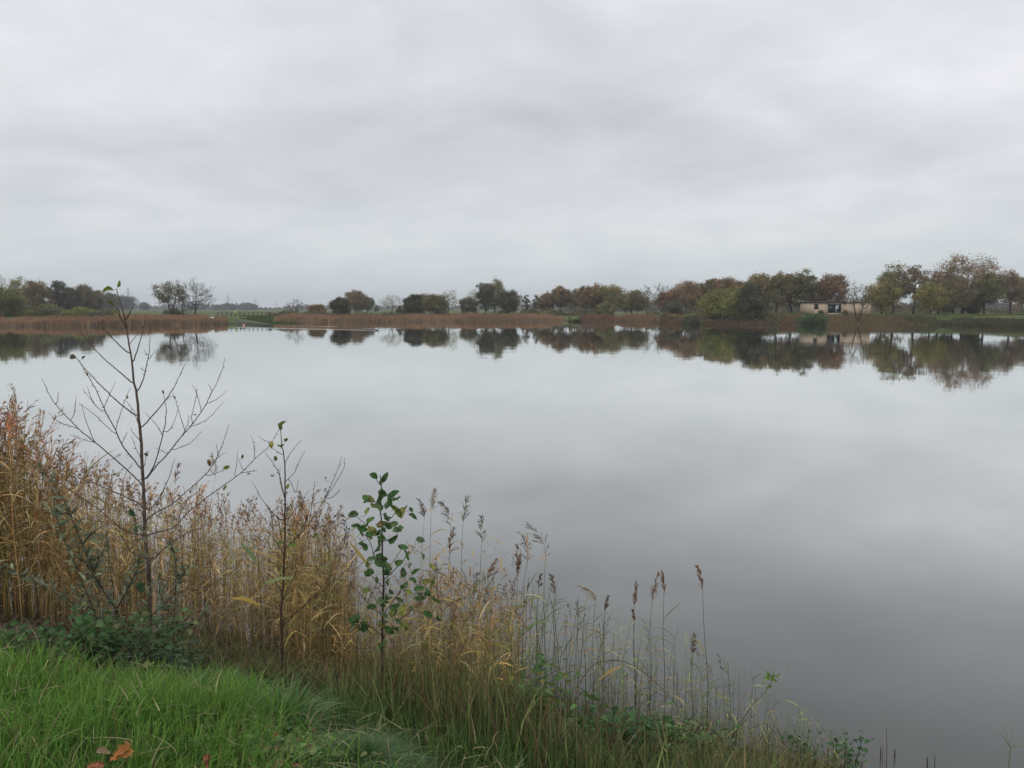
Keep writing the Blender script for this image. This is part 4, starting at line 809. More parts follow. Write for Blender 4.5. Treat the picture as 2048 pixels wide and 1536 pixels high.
# reeds one can tell apart, each by its plume tip
HEADS = [  # tip px, py, e, nod azimuth, nod, closed, plume length, bend, hue, label
 (865, 978, .25, 0, .1, .35, .24, .00, 0, 'tallest pale upright plume right of the leafy sapling'),
 (878, 1003, .15, 3.1, .35, .5, .24, -.10, 1, 'dark plume leaning left just right of the tallest pale one'),
 (930, 992, .3, 0, .12, .5, .22, .02, 1, 'upright dark plume left of the short full one'),
 (957, 1032, .2, 3.1, .08, .6, .22, -.02, 1, 'short full upright plume above the open water'),
 (835, 1000, .2, 3.0, .3, .5, .16, -.03, 1, 'small plume touching the leafy sapling from the right'),
 (905, 1058, .05, 0, .15, .35, .2, -.03, 2, 'brown plume low between the tall dark plumes'),
 (1030, 1068, .3, 3.0, .35, .75, .26, -.02, 1, 'loose feathery plume left of the widest one'),
 (1052, 1048, .35, 3.2, .5, 1.0, .30, -.16, 1, 'widest plume, spread to the left on an arching stem'),
 (1024, 1092, .25, 3.3, .15, .35, .22, .01, 2, 'reddish hanging plume under the loose feathery one'),
 (1036, 1105, .2, 0, .05, .25, .20, .00, 2, 'narrow brown plume under the widest one'),
 (1100, 1152, .2, 2.9, .2, .45, .15, -.05, 1, 'dark greenish plume on the bent stem'),
 (1078, 1150, .25, 0, .1, .5, .11, .01, 1, 'short forked dark plume left of the bent stem'),
 (1157, 1172, .3, 3.1, .75, .7, .17, -.12, 0, 'pale drooping plume curving to the left'),
 (1212, 1194, .2, 0, .1, .35, .12, .03, 1, 'small dark plume right of the pale drooping one'),
 (1270, 1167, .3, 0, .05, .2, .17, .00, 2, 'narrow russet plume, left of three over the water'),
 (1312, 1150, .3, .1, .15, .3, .20, .06, 2, 'russet plume leaning right, middle of three over the water'),
 (1323, 1144, .35, 3.1, .1, .2, .17, -.02, 2, 'narrow russet plume, right of three over the water'),
 (1264, 1222, .25, 3.1, .15, .25, .09, -.02, 2, 'tiny russet plume below the left of three'),
 (1398, 1134, .25, 3.1, .15, .3, .17, -.07, 2, 'lone tall dark plume farthest right'),
 (1386, 1268, .1, 0, .05, .45, .16, .01, 1, 'stubby dark plume on a brown stem below the lone tall one'),
 (985, 1122, .1, .2, .3, .35, .17, .05, 2, 'reddish plume leaning right beside the green reed leaf'),
 (950, 1150, .0, 0, .1, .3, .18, .0, 2, 'straight brown plume below the short full one'),
 (676, 1012, .5, 0, .1, .45, .2, .0, 0, 'pale plume standing out at the right end of the reed bed'),
 (592, 985, .4, 3.0, .2, .45, .2, -.02, 2, 'reddish plume above the bed beside the thin sapling'),
 (350, 925, .9, 0, .1, .4, .22, .0, 2, 'high brown plume right of the tall sapling'),
 (412, 908, .9, 3.1, .3, .35, .24, -.02, 0, 'high pale plume touching the long right branch'),
 (10, 768, 1.3, 3.1, .2, .5, .28, -.03, 0, 'highest pale plume at the left edge of the picture'),
]
HC = [(.40, .32, .21), (.20, .165, .11), (.27, .165, .10)]
for px, py, e, na, nod, clo, PL, bend, hc, lb in HEADS:
    PL *= 1.2; clo *= 1.35
    bpx = px - bend*F/6.0*.9; p = spot([bpx], [e])[0]; p[2] = max(p[2], -.1); nodz = .35*nod*PL
    H = float(topz(px, py, p[1])) - p[2] - PL*(1 - .35*nod) ; H = max(.4, H); base_x = p[0]
    tipx = at(px, py, p[1])[0]; ln = tipx - base_x - PL*nod*math.cos(na)*.9
    pal = [GRN[0] if px > 840 else DRY[0], GRN[1], GRN[2], GRN[3], HC[hc]]
    st, lf, pa = reed(H, pal, 4 if px > 1000 else 5, True, 34, 11, lean=ln if abs(ln) < .5 else .1, az0=0, thick=.0034, PL=PL, closed=clo, nod=(na, nod), lw=.012)
    r = thing('reed', p, lb, 'reed', 'single reeds with plumes on the near shore')
    for nm, q, mt in (('stem', st, M_reed), ('plume', pa, M_reed)):
        v, f, c = q.arrays(); g = Geo(); g.add(v+p, f, c); g.build(nm, mt, r)
    for v, f, c in zip(lf.v, range(99), lf.c):
        g = Geo(); i = np.arange(len(v)//2-1)*2; g.add(v+p, [np.stack([i, i+1, i+3, i+2], -1)], c); g.build('leaf_blade', M_grass, r)
# big single reed leaves
def big_leaf(label, pts, w, Y, col):
    P = np.array([at(a, b, Y + .02*i) for i, (a, b) in enumerate(pts)]); t = np.linspace(0, 1, 12); tt = np.linspace(0, 1, len(P)); P = np.stack([np.interp(t, tt, P[:, k]) for k in range(3)], -1)
    g = Geo(); g.ribbon(P, w*np.sin(np.pi*(t*.93+.05))**.7, unit(np.array((.25, .75, .6))), col); return g
# --- hand-shaped saplings
def cat(P, k=4):
    P = np.asarray(P, float); A = np.concatenate([[2*P[0]-P[1]], P, [2*P[-1]-P[-2]]]); o = []
    for i in range(1, len(A)-2):
        for t in np.linspace(0, 1, k, endpoint=False):
            o.append(.5*((2*A[i]) + (-A[i-1]+A[i+1])*t + (2*A[i-1]-5*A[i]+4*A[i+1]-A[i+2])*t*t + (-A[i-1]+3*A[i]-3*A[i+1]+A[i+2])*t**3))
    return np.array(o + [P[-1]])
class Sapling:
    def __init__(s, name, label, Y, ox, oy, sc, bark):
        s.Y, s.ox, s.oy, s.sc, s.bark = Y, ox, oy, sc, np.array(bark); s.nodes = []; s.trunk = Geo(); s.tw = Geo(); s.fol = Geo(); s.args = (name, label)
    def pix(s, P, oy=None): P = np.asarray(P, float); return np.stack([s.ox + P[:, 0]/s.sc, (s.oy if oy is None else oy) + P[:, 1]/s.sc], -1)
    def line(s, P, r0, r1, dy=None, trunk=False, oy=None, buds=True, raw=False):
        Q = np.asarray(P, float) if raw else s.pix(P, oy); Q = cat(Q, 4)
        if s.nodes:
            A = np.concatenate(s.nodes); k = np.argmin(np.hypot(A[:, 0]-Q[0, 0], A[:, 1]-Q[0, 1])); y0 = A[k, 2]
            if np.hypot(A[k, 0]-Q[0, 0], A[k, 1]-Q[0, 1]) < 14: Q[0] = A[k, :2]
        else: y0 = s.Y
        dy = 0 if trunk else (R.uniform(-.55, .55) if dy is None else dy)
        l_ = np.concatenate([[0], np.cumsum(np.hypot(*np.diff(Q, axis=0).T))])*s.Y/F; Yv = y0 + dy*l_; s.nodes.append(np.concatenate([Q, Yv[:, None]], 1))
        W_ = np.array([at(a, b, y) for (a, b), y in zip(Q, Yv)]); W_[1:-1] += R.normal(0, .0012, (len(W_)-2, 3))
        rad = np.linspace(r0, r1, len(W_)); (s.trunk if trunk else s.tw).tube(W_, rad, s.bark*np.exp(R.normal(0, .12)), 7 if trunk else 5)
        if not trunk and buds:
            for i in range(2, len(W_)-1):
                if R.random() < .55:
                    d = unit(W_[i+1]-W_[i]); o = unit(d*.6 + unit(R.normal(size=3))*.8); s.tw.tube([W_[i], W_[i]+o*.007, W_[i]+o*R.uniform(.011, .018)], [.0018, .0026, .0008], s.bark*.8, 4)
            s.tw.tube([W_[-1], W_[-1]+unit(W_[-1]-W_[-2])*.008, W_[-1]+unit(W_[-1]-W_[-2])*.014], [r1, r1*1.5, .0006], s.bark*.7, 4)
        return W_
    def leaf(s, X, Yp, ang, size, col, proto=ALDER, oy=None, flat=None):
        q = s.pix([(X, Yp)], oy)[0]; A = np.concatenate(s.nodes); k = np.argmin(np.hypot(A[:, 0]-q[0], A[:, 1]-q[1])); y = A[k, 2] - .01
        a = math.radians(ang); d = np.array((math.cos(a), R.uniform(-.5, .1), math.sin(a))); c = at(q[0], q[1], y); n_ = unit(np.array((R.normal(0, .8), -1 if flat is None else flat, R.uniform(-.2, 1.4))))
        leaves(s.fol, proto, (c-unit(d)*size*.5)[None], d[None], n_[None], size, np.array(col), .1)
        if np.hypot(*(A[k, :2]-q)) < 30: s.tw.tube([at(A[k, 0], A[k, 1], A[k, 2]), c-unit(d)*size*.5], [.0012, .001], s.bark*1.3, 3)
    def done(s, cat_='sapling', grp=None):
        b = s.nodes[0][0]; p = at(b[0], b[1], s.Y); r = thing(s.args[0], p, s.args[1], cat_, grp)
        s.trunk.build('trunk', M_bark, r, True)
        if s.tw.n: s.tw.build('branches', M_bark, r, True)
        if s.fol.n: s.fol.build('leaves', M_green, r)
        return r
BK = (.10, .072, .056)
def base_to_ground(px, py, Y):
    p = at(px, py, Y); return p
s = Sapling('alder_sapling', 'tall leafless sapling with two yellow-green leaves at its tip, left on the near bank', 5.4, 0, 560, 3.4133, BK)
s.line([(303, 1370), (301, 1280), (299, 1190), (296, 1123), (290, 1073), (289, 1017), (286, 959), (281, 868), (277, 830), (274, 791), (268, 765), (264, 724), (258, 689), (252, 648), (243, 613), (233, 578)], .0165, .0028, trunk=True, raw=True)
for P in ([(915,712),(840,650),(760,580),(670,500),(600,420),(550,355)], [(885,510),(800,430),(730,360),(660,268)], [(940,935),(860,875),(770,800),(700,730),(640,670),(575,600),(525,535)],
          [(975,1310),(900,1210),(830,1120),(790,1030),(740,935),(700,850),(650,740),(610,670),(565,590),(530,540)], [(975,1400),(880,1310),(760,1200),(650,1110),(540,1020),(460,940),(380,850),(330,770),(288,680)],
          [(960,1015),(1020,950),(1100,860),(1150,790),(1190,730),(1230,650),(1265,575)], [(985,1370),(1040,1290),(1080,1180),(1110,1060),(1130,970),(1135,880),(1115,775)],
          [(985,1375),(1060,1280),(1150,1180),(1230,1080),(1300,1000),(1360,920),(1410,840),(1450,760),(1490,680),(1520,600),(1532,540)],
          [(992,1740),(1180,1690),(1290,1580),(1500,1420),(1640,1320),(1740,1220),(1840,1130),(1900,1030)], [(990,1640),(1080,1580),(1180,1525),(1290,1430),(1400,1330),(1470,1230),(1520,1120),(1560,1000)],
          [(935,770),(980,670),(1000,580),(1020,480),(1025,320)], [(905,570),(940,470),(975,350),(990,260)], [(860,270),(890,220),(910,170)], [(865,330),(820,250),(800,190),(735,150)],
          [(990,1745),(900,1730),(820,1690),(760,1640),(640,1540),(540,1480),(430,1400),(345,1340)], [(975,1540),(860,1480),(760,1440),(650,1390),(560,1360),(470,1290),(380,1220)],
          [(1010,1900),(900,1860),(850,1780),(800,1700)], [(1030,1920),(1150,1810),(1290,1720),(1400,1680),(1540,1560)], [(1060,2270),(1220,2130),(1350,2110),(1480,2060),(1600,1980),(1690,1840)], [(995,1580),(1060,1530),(1110,1450),(1160,1330),(1190,1230)]):
    s.line(P, .0050, .0015)
for P in ([(790,1020),(820,920),(855,820),(885,750)], [(830,1115),(865,1045)], [(710,865),(745,790),(782,710)], [(705,910),(640,840),(570,750)], [(640,860),(600,740)], [(530,1010),(440,985),(390,960),(337,912)], [(495,950),(510,880),(520,800)], [(395,840),(398,775)], [(640,1100),(590,970),(560,860)], [(790,1060),(690,960),(620,900),(548,848)],
          [(1125,820),(1180,785)], [(1310,1005),(1400,960),(1460,910),(1518,840)], [(1410,845),(1480,815),(1540,760)], [(1375,890),(1350,800),(1338,735)], [(1260,1020),(1230,930),(1210,860),(1195,800)], [(1300,960),(1320,880),(1340,780),(1315,725)], [(1180,1160),(1240,1140),(1300,1110),(1370,1040)], [(1110,1060),(1060,980),(1000,915)], [(1130,1050),(1180,990),(1215,880)],
          [(1240,1070),(1280,990),(1290,930)], [(1740,1215),(1735,1130),(1715,1070)], [(1640,1320),(1700,1310),(1745,1300)], [(1595,1350),(1615,1260),(1622,1175)], [(1490,1190),(1480,1130)], [(1405,1340),(1500,1310),(1545,1280)], [(1470,1225),(1525,1185)], [(1010,520),(990,490)], [(985,620),(965,605)], [(1015,545),(1040,510)], [(880,440),(930,380),(975,320)],
          [(950,1000),(915,900),(870,835)], [(955,1090),(920,1060),(895,1020)], [(970,1240),(930,1150),(900,1080)], [(970,1330),(1000,1200),(1010,1170)], [(650,1110),(570,1090),(490,1060)], [(1850,1120),(1770,1070)], [(1660,1300),(1630,1230)], [(1450,760),(1425,715)], [(1150,1190),(1070,1150)]):
    s.line(P, .0026, .0013)
YG = (.20, .24, .04)
for X, Yp, a, sz_, c in ((735,65,175,.075,YG), (810,30,60,.05,YG), (755,155,160,.04,(.12,.17,.04)), (865,800,80,.028,(.22,.19,.05)), (495,522,155,.05,(.10,.09,.06)), (570,530,50,.03,(.07,.06,.04)), (598,643,90,.025,(.20,.16,.05)), (1113,765,90,.025,(.12,.10,.06)), (1655,1208,60,.035,(.14,.20,.04)), (1545,1278,10,.045,(.22,.22,.05)),
                        (1700,1325,40,.03,(.14,.18,.05)), (1330,920,0,.022,(.12,.10,.06)), (995,1187,0,.035,(.05,.10,.04)), (1430,1245,-50,.05,(.20,.10,.05)), (1535,1420,60,.045,(.28,.24,.06)), (1850,1120,-60,.05,(.35,.30,.05)), (900,1590,150,.075,(.04,.09,.035)), (935,1700,-130,.07,(.05,.10,.045)), (960,2100,110,.08,(.035,.075,.035)), (1190,800,-20,.025,(.10,.12,.05)), (780,1330,20,.03,(.2,.16,.05))):
    s.leaf(X, Yp, a, sz_, c)
s.done()
s = Sapling('alder_sapling', 'slim leafless sapling rising from the middle of the reed bed', 5.3, 500, 820, 3.4133, (.075, .045, .035))
s.line([(565, 1345), (564, 1301), (563, 1268), (563, 1215), (567, 1157), (569, 1098), (570, 1054), (570, 996), (570, 937), (567, 908), (563, 884), (560, 848)], .0105, .002, trunk=True, raw=True)
for P in ([(235,950),(330,860),(430,740),(500,620),(560,500),(600,400),(625,325)], [(225,760),(150,700),(90,620),(20,500)], [(225,1300),(280,1180),(330,1060),(370,930),(440,700)], [(215,1480),(350,1360),(500,1230),(650,1100),(690,1050)], [(230,1450),(400,1300),(520,1180),(570,1050),(640,880),(690,820)],
          [(215,1650),(170,1560),(160,1400),(140,1250)], [(230,980),(180,900),(120,830),(60,740)], [(225,1240),(150,1150),(90,1090)], [(240,620),(200,450),(170,380),(110,300)]):
    s.line(P, .0038, .0013)
for P in ([(240,355),(280,290),(340,215)], [(242,490),(310,420),(330,360),(370,290)], [(225,310),(180,280),(150,255)], [(500,620),(570,520),(640,400),(645,340)], [(520,610),(570,590),(610,550)], [(400,790),(430,600),(440,495)], [(270,470),(310,560),(330,480)], [(350,660),(370,600),(395,560)], [(225,560),(205,480),(205,400)], [(300,900),(350,820),(400,720)], [(240,800),(290,700),(340,640)]):
    s.line(P, .0024, .0012)
for X, Yp, a, sz_, c in ((213,105,80,.075,(.14,.20,.05)), (245,205,40,.032,(.10,.16,.04)), (148,240,-80,.045,(.42,.34,.06)), (200,245,120,.03,(.12,.18,.04)), (222,248,50,.035,(.12,.18,.04)), (172,332,100,.035,(.09,.12,.04)), (150,450,20,.03,(.16,.22,.05)), (255,525,60,.04,(.25,.27,.06)), (380,735,-60,.05,(.22,.10,.05)), (305,825,-50,.055,(.45,.28,.05)), (225,815,70,.045,(.10,.15,.04)), (440,860,30,.05,(.16,.22,.05)), (205,905,20,.05,(.12,.17,.05)), (515,465,80,.025,(.1,.09,.06)), (510,545,70,.03,(.10,.14,.05)), (340,650,60,.03,(.12,.17,.05)), (290,925,0,.06,(.18,.24,.05))):
    s.leaf(X, Yp, a, sz_, c)
s.done()
s = Sapling('alder_sapling', 'green leafy sapling with round insect-eaten leaves in front of the open water', 5.1, 500, 820, 3.4133, (.07, .04, .03))
s.line([(765, 1390), (764, 1341), (765, 1230), (767, 1160), (765, 1113), (764, 1069), (762, 1010), (762, 960), (760, 950)], .0095, .0025, trunk=True, raw=True)
for P in ([(905,790),(960,740),(1000,700),(1080,690)], [(895,890),(850,830),(780,770),(700,705)], [(915,1160),(980,1100),(1050,1020),(1130,930)], [(880,1390),(780,1290),(720,1220),(670,1160)], [(930,1370),(1010,1260),(1050,1200),(1110,1130)], [(1000,1450),(1090,1380),(1170,1300),(1220,1240),(1280,1090)], [(905,1210),(830,1130),(800,1060)], [(905,1020),(850,1000),(820,900),(760,830)],
          [(900,1560),(960,1500),(1030,1480),(1120,1450)], [(895,1540),(830,1480),(760,1450),(690,1430)], [(895,660),(930,640),(975,590)], [(895,640),(860,630),(820,610)], [(895,500),(930,470)], [(895,520),(860,470)], [(905,900),(950,880),(1010,850)], [(910,1100),(960,1060),(1040,940)]):
    s.line(P, .0036, .0014, buds=False)
DG = (.06, .13, .04); MG = (.10, .19, .055); BG = (.11, .165, .075)
for X, Yp, a, sz_, c in ((845,450,145,.085,DG),(920,462,45,.075,DG),(895,495,80,.06,BG),(908,560,-70,.075,BG),(880,612,60,.055,BG),(820,612,150,.095,DG),(975,580,15,.085,DG),(985,616,10,.07,MG),(935,650,50,.075,BG),(930,730,-80,.07,BG),(1035,705,50,.085,DG),(1060,670,60,.05,BG),(1112,722,-5,.085,DG),(708,708,150,.075,BG),(792,690,70,.075,BG),(812,755,70,.075,MG),(722,785,180,.06,DG),(765,805,-20,.07,DG),(830,828,-35,.085,MG),(950,800,160,.05,DG),(1000,820,20,.075,BG),(1020,800,10,.05,DG),(970,882,25,.10,DG),(760,920,-40,.06,DG),(870,940,60,.075,BG),(1040,935,-30,.065,DG),(830,1012,150,.075,BG),(885,1040,-40,.09,BG),(940,1070,0,.07,BG),(1050,1110,-60,.08,BG),(1128,1110,60,.08,DG),(1240,1075,-30,.08,DG),(1200,1165,-15,.085,BG),(1150,1220,20,.09,DG),(1085,1250,-20,.06,(.20,.26,.05)),(1165,1275,-60,.095,BG),(1262,1300,-45,.085,DG),(1210,1395,-40,.085,DG),(970,1390,80,.08,BG),(905,1460,30,.09,BG),(950,1500,-20,.10,DG),(1050,1480,-30,.085,DG),(990,1380,60,.06,DG),(1040,1380,60,.09,(.16,.20,.05)),(690,1430,20,.07,DG),(770,1490,-80,.085,DG),(905,1475,100,.08,(.30,.26,.09)),(965,1240,-50,.06,DG),(880,785,90,.055,(.26,.17,.08)),(1160,880,20,.075,BG),(1180,1000,-70,.06,BG),(1290,1420,-60,.07,DG),(1010,600,30,.05,MG),(1110,1160,-30,.06,DG)):
    s.leaf(X, Yp, a + R.normal(0, 12), sz_*R.uniform(.72, 1.05), c if R.random() > .12 else (.24, .24, .07))
A_ = np.concatenate(s.nodes); A_ = A_[(A_[:, 1] > 975) & (A_[:, 1] < 1300)]
for _ in range(85):
    q = A_[R.integers(len(A_))]; s.leaf((q[0]-500)*3.4133 + R.normal(0, 22), (q[1]-820)*3.4133 + R.normal(0, 22), R.choice([35, 60, 90, 130, 150, -30, -60]) + R.normal(0, 15), R.uniform(.035, .07), (DG, MG, BG, (.14, .18, .05))[R.choice(4, p=[.35, .3, .25, .1])])
s.done()

# grey-green willow shrub on the left
def leafy(name, label, cat_, Y, stems, proto, lsz, col, dens, bark=(.07, .06, .045), up=.5, r0=.006, grp=None, jit=.25, cols=None, raw_scale=(0, 900, 3.4133)):
    s = Sapling(name, label, Y, raw_scale[0], raw_scale[1], raw_scale[2], bark); first = True
    for P in stems:
        W_ = s.line(P, r0 if not first else r0*1.4, .0012, trunk=first, buds=False); first = False
        ll = np.concatenate([[0], np.cumsum(np.linalg.norm(np.diff(W_, axis=0), axis=1))]); n = max(3, int(ll[-1]*dens)); u_ = R.uniform(.12*ll[-1], ll[-1], n)
        pos = np.stack([np.interp(u_, ll, W_[:, k]) for k in range(3)], -1); tg = unit(np.stack([np.interp(u_, ll, np.gradient(W_[:, k])) for k in range(3)], -1))
        d = unit(tg*up + unit(R.normal(size=(n, 3)))*.9 + np.array((0, 0, .1))); nn = unit(R.normal(0, .5, (n, 3)) + np.array((0, -.3, 1)))
        c = np.array(col)*np.ones((n, 1))
        if cols: k = R.random(n) < .12; c[k] = np.array(cols)
        leaves(s.fol, proto, pos, d, nn, lsz*R.uniform(.6, 1.15, n), c, jit)
    return s.done(cat_, grp)
leafy('willow_shrub', 'grey-green young willow with narrow leaves at the foot of the tall sapling', 'shrub', 4.9,
      [[(800,1480),(800,1300),(795,1110),(700,950),(640,830),(560,640),(480,440),(410,300),(330,190),(250,90)], [(790,1105),(850,990),(920,850),(960,720),(985,560)], [(800,1400),(720,1300),(640,1100),(560,900),(480,700),(390,480),(370,370)],
       [(830,1400),(980,1330),(1170,1200),(1195,950),(1200,760),(1170,650)], [(780,1300),(570,1100),(440,1010),(330,940),(180,870),(0,760)], [(640,830),(700,700),(740,600)], [(700,950),(600,800),(540,700)], [(560,640),(640,560),(700,520)], [(850,1400),(1050,1300),(1300,1200),(1400,1100)], [(1195,950),(1250,850),(1300,780)], [(640,1100),(560,1020),(500,960)], [(820,1380),(900,1200),(1000,1050),(1050,900)], [(480,440),(400,420),(330,400)], [(1180,1150),(1100,1000),(1080,850)]],
      LANCE, .075, (.16, .175, .105), 80, r0=.005)
# low bramble and nettle bank under it
def clump(name, label, cat_, Y, px0, px1, y0, y1, n, proto, lsz, col, stems=14, bark=(.06, .05, .03), cols=None, depth=.5, grp=None):
    r = thing(name, at((px0+px1)/2, y1, Y), label, cat_, grp); g = Geo(); f = Geo()
    for i in range(stems):
        a = at(R.uniform(px0, px1), y1 + R.uniform(0, 20), Y + R.uniform(-depth/2, depth/2)); b = at(R.uniform(px0, px1), y0 + (y1-y0)*R.random()**1.5*.7, a[1] + R.uniform(-.1, .1))
        m = (a+b)/2 + R.normal(0, .05, 3) + np.array((0, 0, .07)); W_ = cat(np.array([a, m, b]), 5); g.tube(W_, np.linspace(.0035, .0015, len(W_)), bark, 5)
        k = max(4, n//stems); t = R.random(k)**.7*(len(W_)-1.001); pos = np.array([W_[int(q)] + (W_[int(q)+1]-W_[int(q)])*(q-int(q)) for q in t]) + R.normal(0, .05, (k, 3))*(1, 1, .7)
        c = np.array(col)*np.ones((k, 1))
        if cols is not None: c[R.random(k) < .15] = cols
        nn = unit(R.normal(0, .45, (k, 3)) + np.array((0, -.35, 1))); leaves(f, proto, pos, rdir(k, .05), nn, lsz*R.uniform(.55, 1.15, k), c, .25)
    g.build('stems', M_bark, r); f.build('leaves', M_green, r); return r
clump('nettle_clump', 'dark green nettles along the top edge of the lawn on the left', 'nettles', 4.5, 20, 230, 1250, 1335, 420, OVATE, .060, (.06, .125, .038), 26)
clump('nettle_clump', 'nettles and brambles at the foot of the grey-green willow', 'nettles', 4.6, 150, 400, 1215, 1380, 900, OVATE, .052, (.07, .12, .045), 44, cols=(.16, .18, .07), depth=.7)
clump('bramble_shrub', 'dark leafy brambles right below the grey-green willow', 'bramble', 4.35, 230, 420, 1300, 1400, 600, LANCE, .07, (.05, .085, .045), 26, cols=(.13, .14, .07))
clump('alder_seedling', 'short green shrub with reddish tips left of the arching bramble cane', 'shrub', 4.75, 1020, 1145, 1328, 1440, 190, OVATE, .055, (.08, .15, .045), 12, cols=(.20, .20, .05), depth=.3)
clump('bramble_shrub', 'dark green brambles low on the bank under the short green shrub', 'bramble', 4.2, 1060, 1330, 1440, 1545, 800, OVATE, .048, (.055, .12, .045), 34, cols=(.09, .13, .04))
clump('bramble_shrub', 'pale-edged small-leaved plant at the bottom of the picture beside the cane', 'bramble', 4.25, 1180, 1480, 1440, 1545, 900, LANCE, .045, (.10, .18, .06), 40, cols=(.28, .26, .12))
for px, y0, lb in ((1615, 1490, 'green nettle stem at the water edge, left of two'), (1688, 1478, 'green nettle stem at the water edge, right of two')):
    clump('nettle_plant', lb, 'nettle', 5.0, px-12, px+14, y0, 1550, 90, OVATE, .04, (.055, .12, .045), 5, depth=.1)
def cane(label, P, Y, col, r0=.0035, lf=0, lcol=(.06, .12, .03), name='bramble_cane', lsz=.05, proto=OVATE, ends=None):
    s = Sapling(name, label, Y, 1000, 1036, 2.926, col); W_ = s.line(P, r0, .0015, trunk=True); n = lf
    if n:
        k = R.integers(2, len(W_), n); leaves(s.fol, proto, W_[k], rdir(n, .1), unit(R.normal(0, .5, (n, 3))+(0, -.5, 1)), lsz*R.uniform(.6, 1.1, n), np.array(lcol), .2)
    if ends:
        for X, Yp, a, z_ in ends: s.leaf(X, Yp, a, z_, lcol, OVATE)
    return s.done('bramble', None)
cane('long arching bramble cane over the low reeds', [(470,960),(510,900),(560,850),(640,835),(730,842),(810,880),(900,955),(1000,1050),(1100,1180),(1130,1260)], 4.8, (.11, .09, .045))
cane('pale brown bramble cane curving along the bottom edge', [(600,1470),(720,1350),(820,1275),(920,1262),(1000,1300),(1080,1390)], 4.1, (.16, .10, .06), .004, 14, (.09, .15, .05))
cane('thin bramble runner low between the rushes', [(330,1040),(450,1018),(560,1050),(650,1120),(760,1200)], 4.6, (.12, .10, .05), .0025, 16, (.07, .13, .04))
cane('rose shoot with a tuft of fresh leaves leaning over the water', [(1360,1290),(1420,1180),(1480,1090),(1540,1030),(1575,985),(1590,950)], 5.1, (.13, .09, .06), .003, 0, (.16, .26, .06), 'rose_shoot',
     ends=[(1570,915,120,.045),(1600,910,60,.05),(1625,925,10,.045),(1560,940,170,.045),(1610,950,-20,.045),(1575,990,-150,.04),(1545,960,160,.03),(1600,935,90,.05)])
for lb, P, w, Y, c in (('broad pale green reed leaf folded over beside the thin sapling', [(588,1155),(560,1157),(535,1164),(527,1170)], .03, 5.2, (.22, .28, .10)), ('orange-yellow reed leaf left of the thin sapling', [(462,1197),(485,1196),(505,1203),(520,1212)], .03, 5.1, (.45, .30, .07)),
                       ('long grey-green reed leaf pointing down towards the thin sapling', [(483,1088),(500,1105),(515,1130)], .035, 5.2, (.20, .26, .12)), ('green-to-orange reed leaf standing upright right of the leafy sapling', [(978,1145),(950,1175),(932,1205),(930,1240)], .035, 5.4, (.20, .24, .08)),
                       ('yellow reed leaf crossing the leafy sapling on the left', [(700,1085),(720,1110),(745,1140)], .028, 5.2, (.42, .33, .09)), ('orange reed leaf high right of the leafy sapling', [(886,1100),(868,1118),(860,1130)], .03, 5.3, (.50, .30, .12)),
                       ('long green reed leaf left of the widest plume stem', [(1100,1240),(1070,1247),(1040,1262)], .03, 5.5, (.20, .27, .12)), ('orange reed leaf hanging before the golden reeds', [(1000,1235),(960,1270),(930,1300),(925,1330)], .022, 5.3, (.42, .26, .09)), ('yellow reed leaf low in the golden reeds', [(975,1330),(950,1336),(926,1340)], .025, 5.2, (.42, .32, .10)),
                       ('pale bent reed leaf over the water near the rose shoot', [(1562,1385),(1560,1365),(1572,1330)], .014, 5.3, (.5, .47, .36)), ('orange reed leaf below the russet plumes', [(1195,1362),(1215,1345),(1245,1330)], .025, 5.3, (.45, .30, .10))):
    g = big_leaf(lb, P, w, Y, c); tag(g.build('reed_leaf', M_grass), lb, 'leaf', 'single reed leaves in front of the reeds')
def tangle():
    g = Geo(); n = 3400; px = np.where(R.random(n) < .86, R.uniform(-40, 1010, n), R.uniform(1010, 1650, n)); e = R.uniform(-.35, 1.2, n); top = np.interp(px, *PROF)+np.where(px > 650, 110, 60); Y = YS(px)+e; bot = np.interp(px, [-40, 0, 300, 700, 1010, 1300, 1650], [1240, 1240, 1270, 1380, 1450, 1500, 1560]); py = top + (bot-top)*R.random(n)**.9
    pal = np.array([(.36, .27, .15), (.28, .19, .10), (.42, .33, .18), (.20, .14, .08), (.16, .19, .07)])
    for a, b, y in zip(px, py, Y):
        reed_leaf(g, at(a, b, y), R.uniform(0, 6.28), R.uniform(.07, .26), R.uniform(.004, .010), pal[R.integers(5)]*np.exp(R.normal(0, .25)), R.uniform(-.8, 1.3), R.uniform(.1, 1.5))
    return tag(g.build('tangled_reed_leaves', M_reed), 'dry and green blades tangled through the near reed bed', 'reeds', kind='stuff')
tangle()
# golden foliage among the reeds right of the leafy sapling
def golden():
    g = Geo(); n = 900; px = R.normal(885, 75, n); py = R.normal(1250, 75, n); e = R.uniform(-.5, .3, n); Y = YS(px)+e
    for a, b, y in zip(px, py, Y):
        reed_leaf(g, at(a, b, y), R.uniform(0, 6.28), R.uniform(.08, .22), R.uniform(.006, .014), np.array([(.42, .25, .085), (.36, .24, .10), (.30, .20, .10), (.46, .33, .12)][R.integers(4)])*np.exp(R.normal(0, .2)), R.uniform(-.5, 1.4), R.uniform(.2, 1.5))
    return tag(g.build('golden_reed_leaves', M_reed), 'golden-orange reed leaves tangled right of the leafy sapling', 'reeds', kind='stuff')
golden()
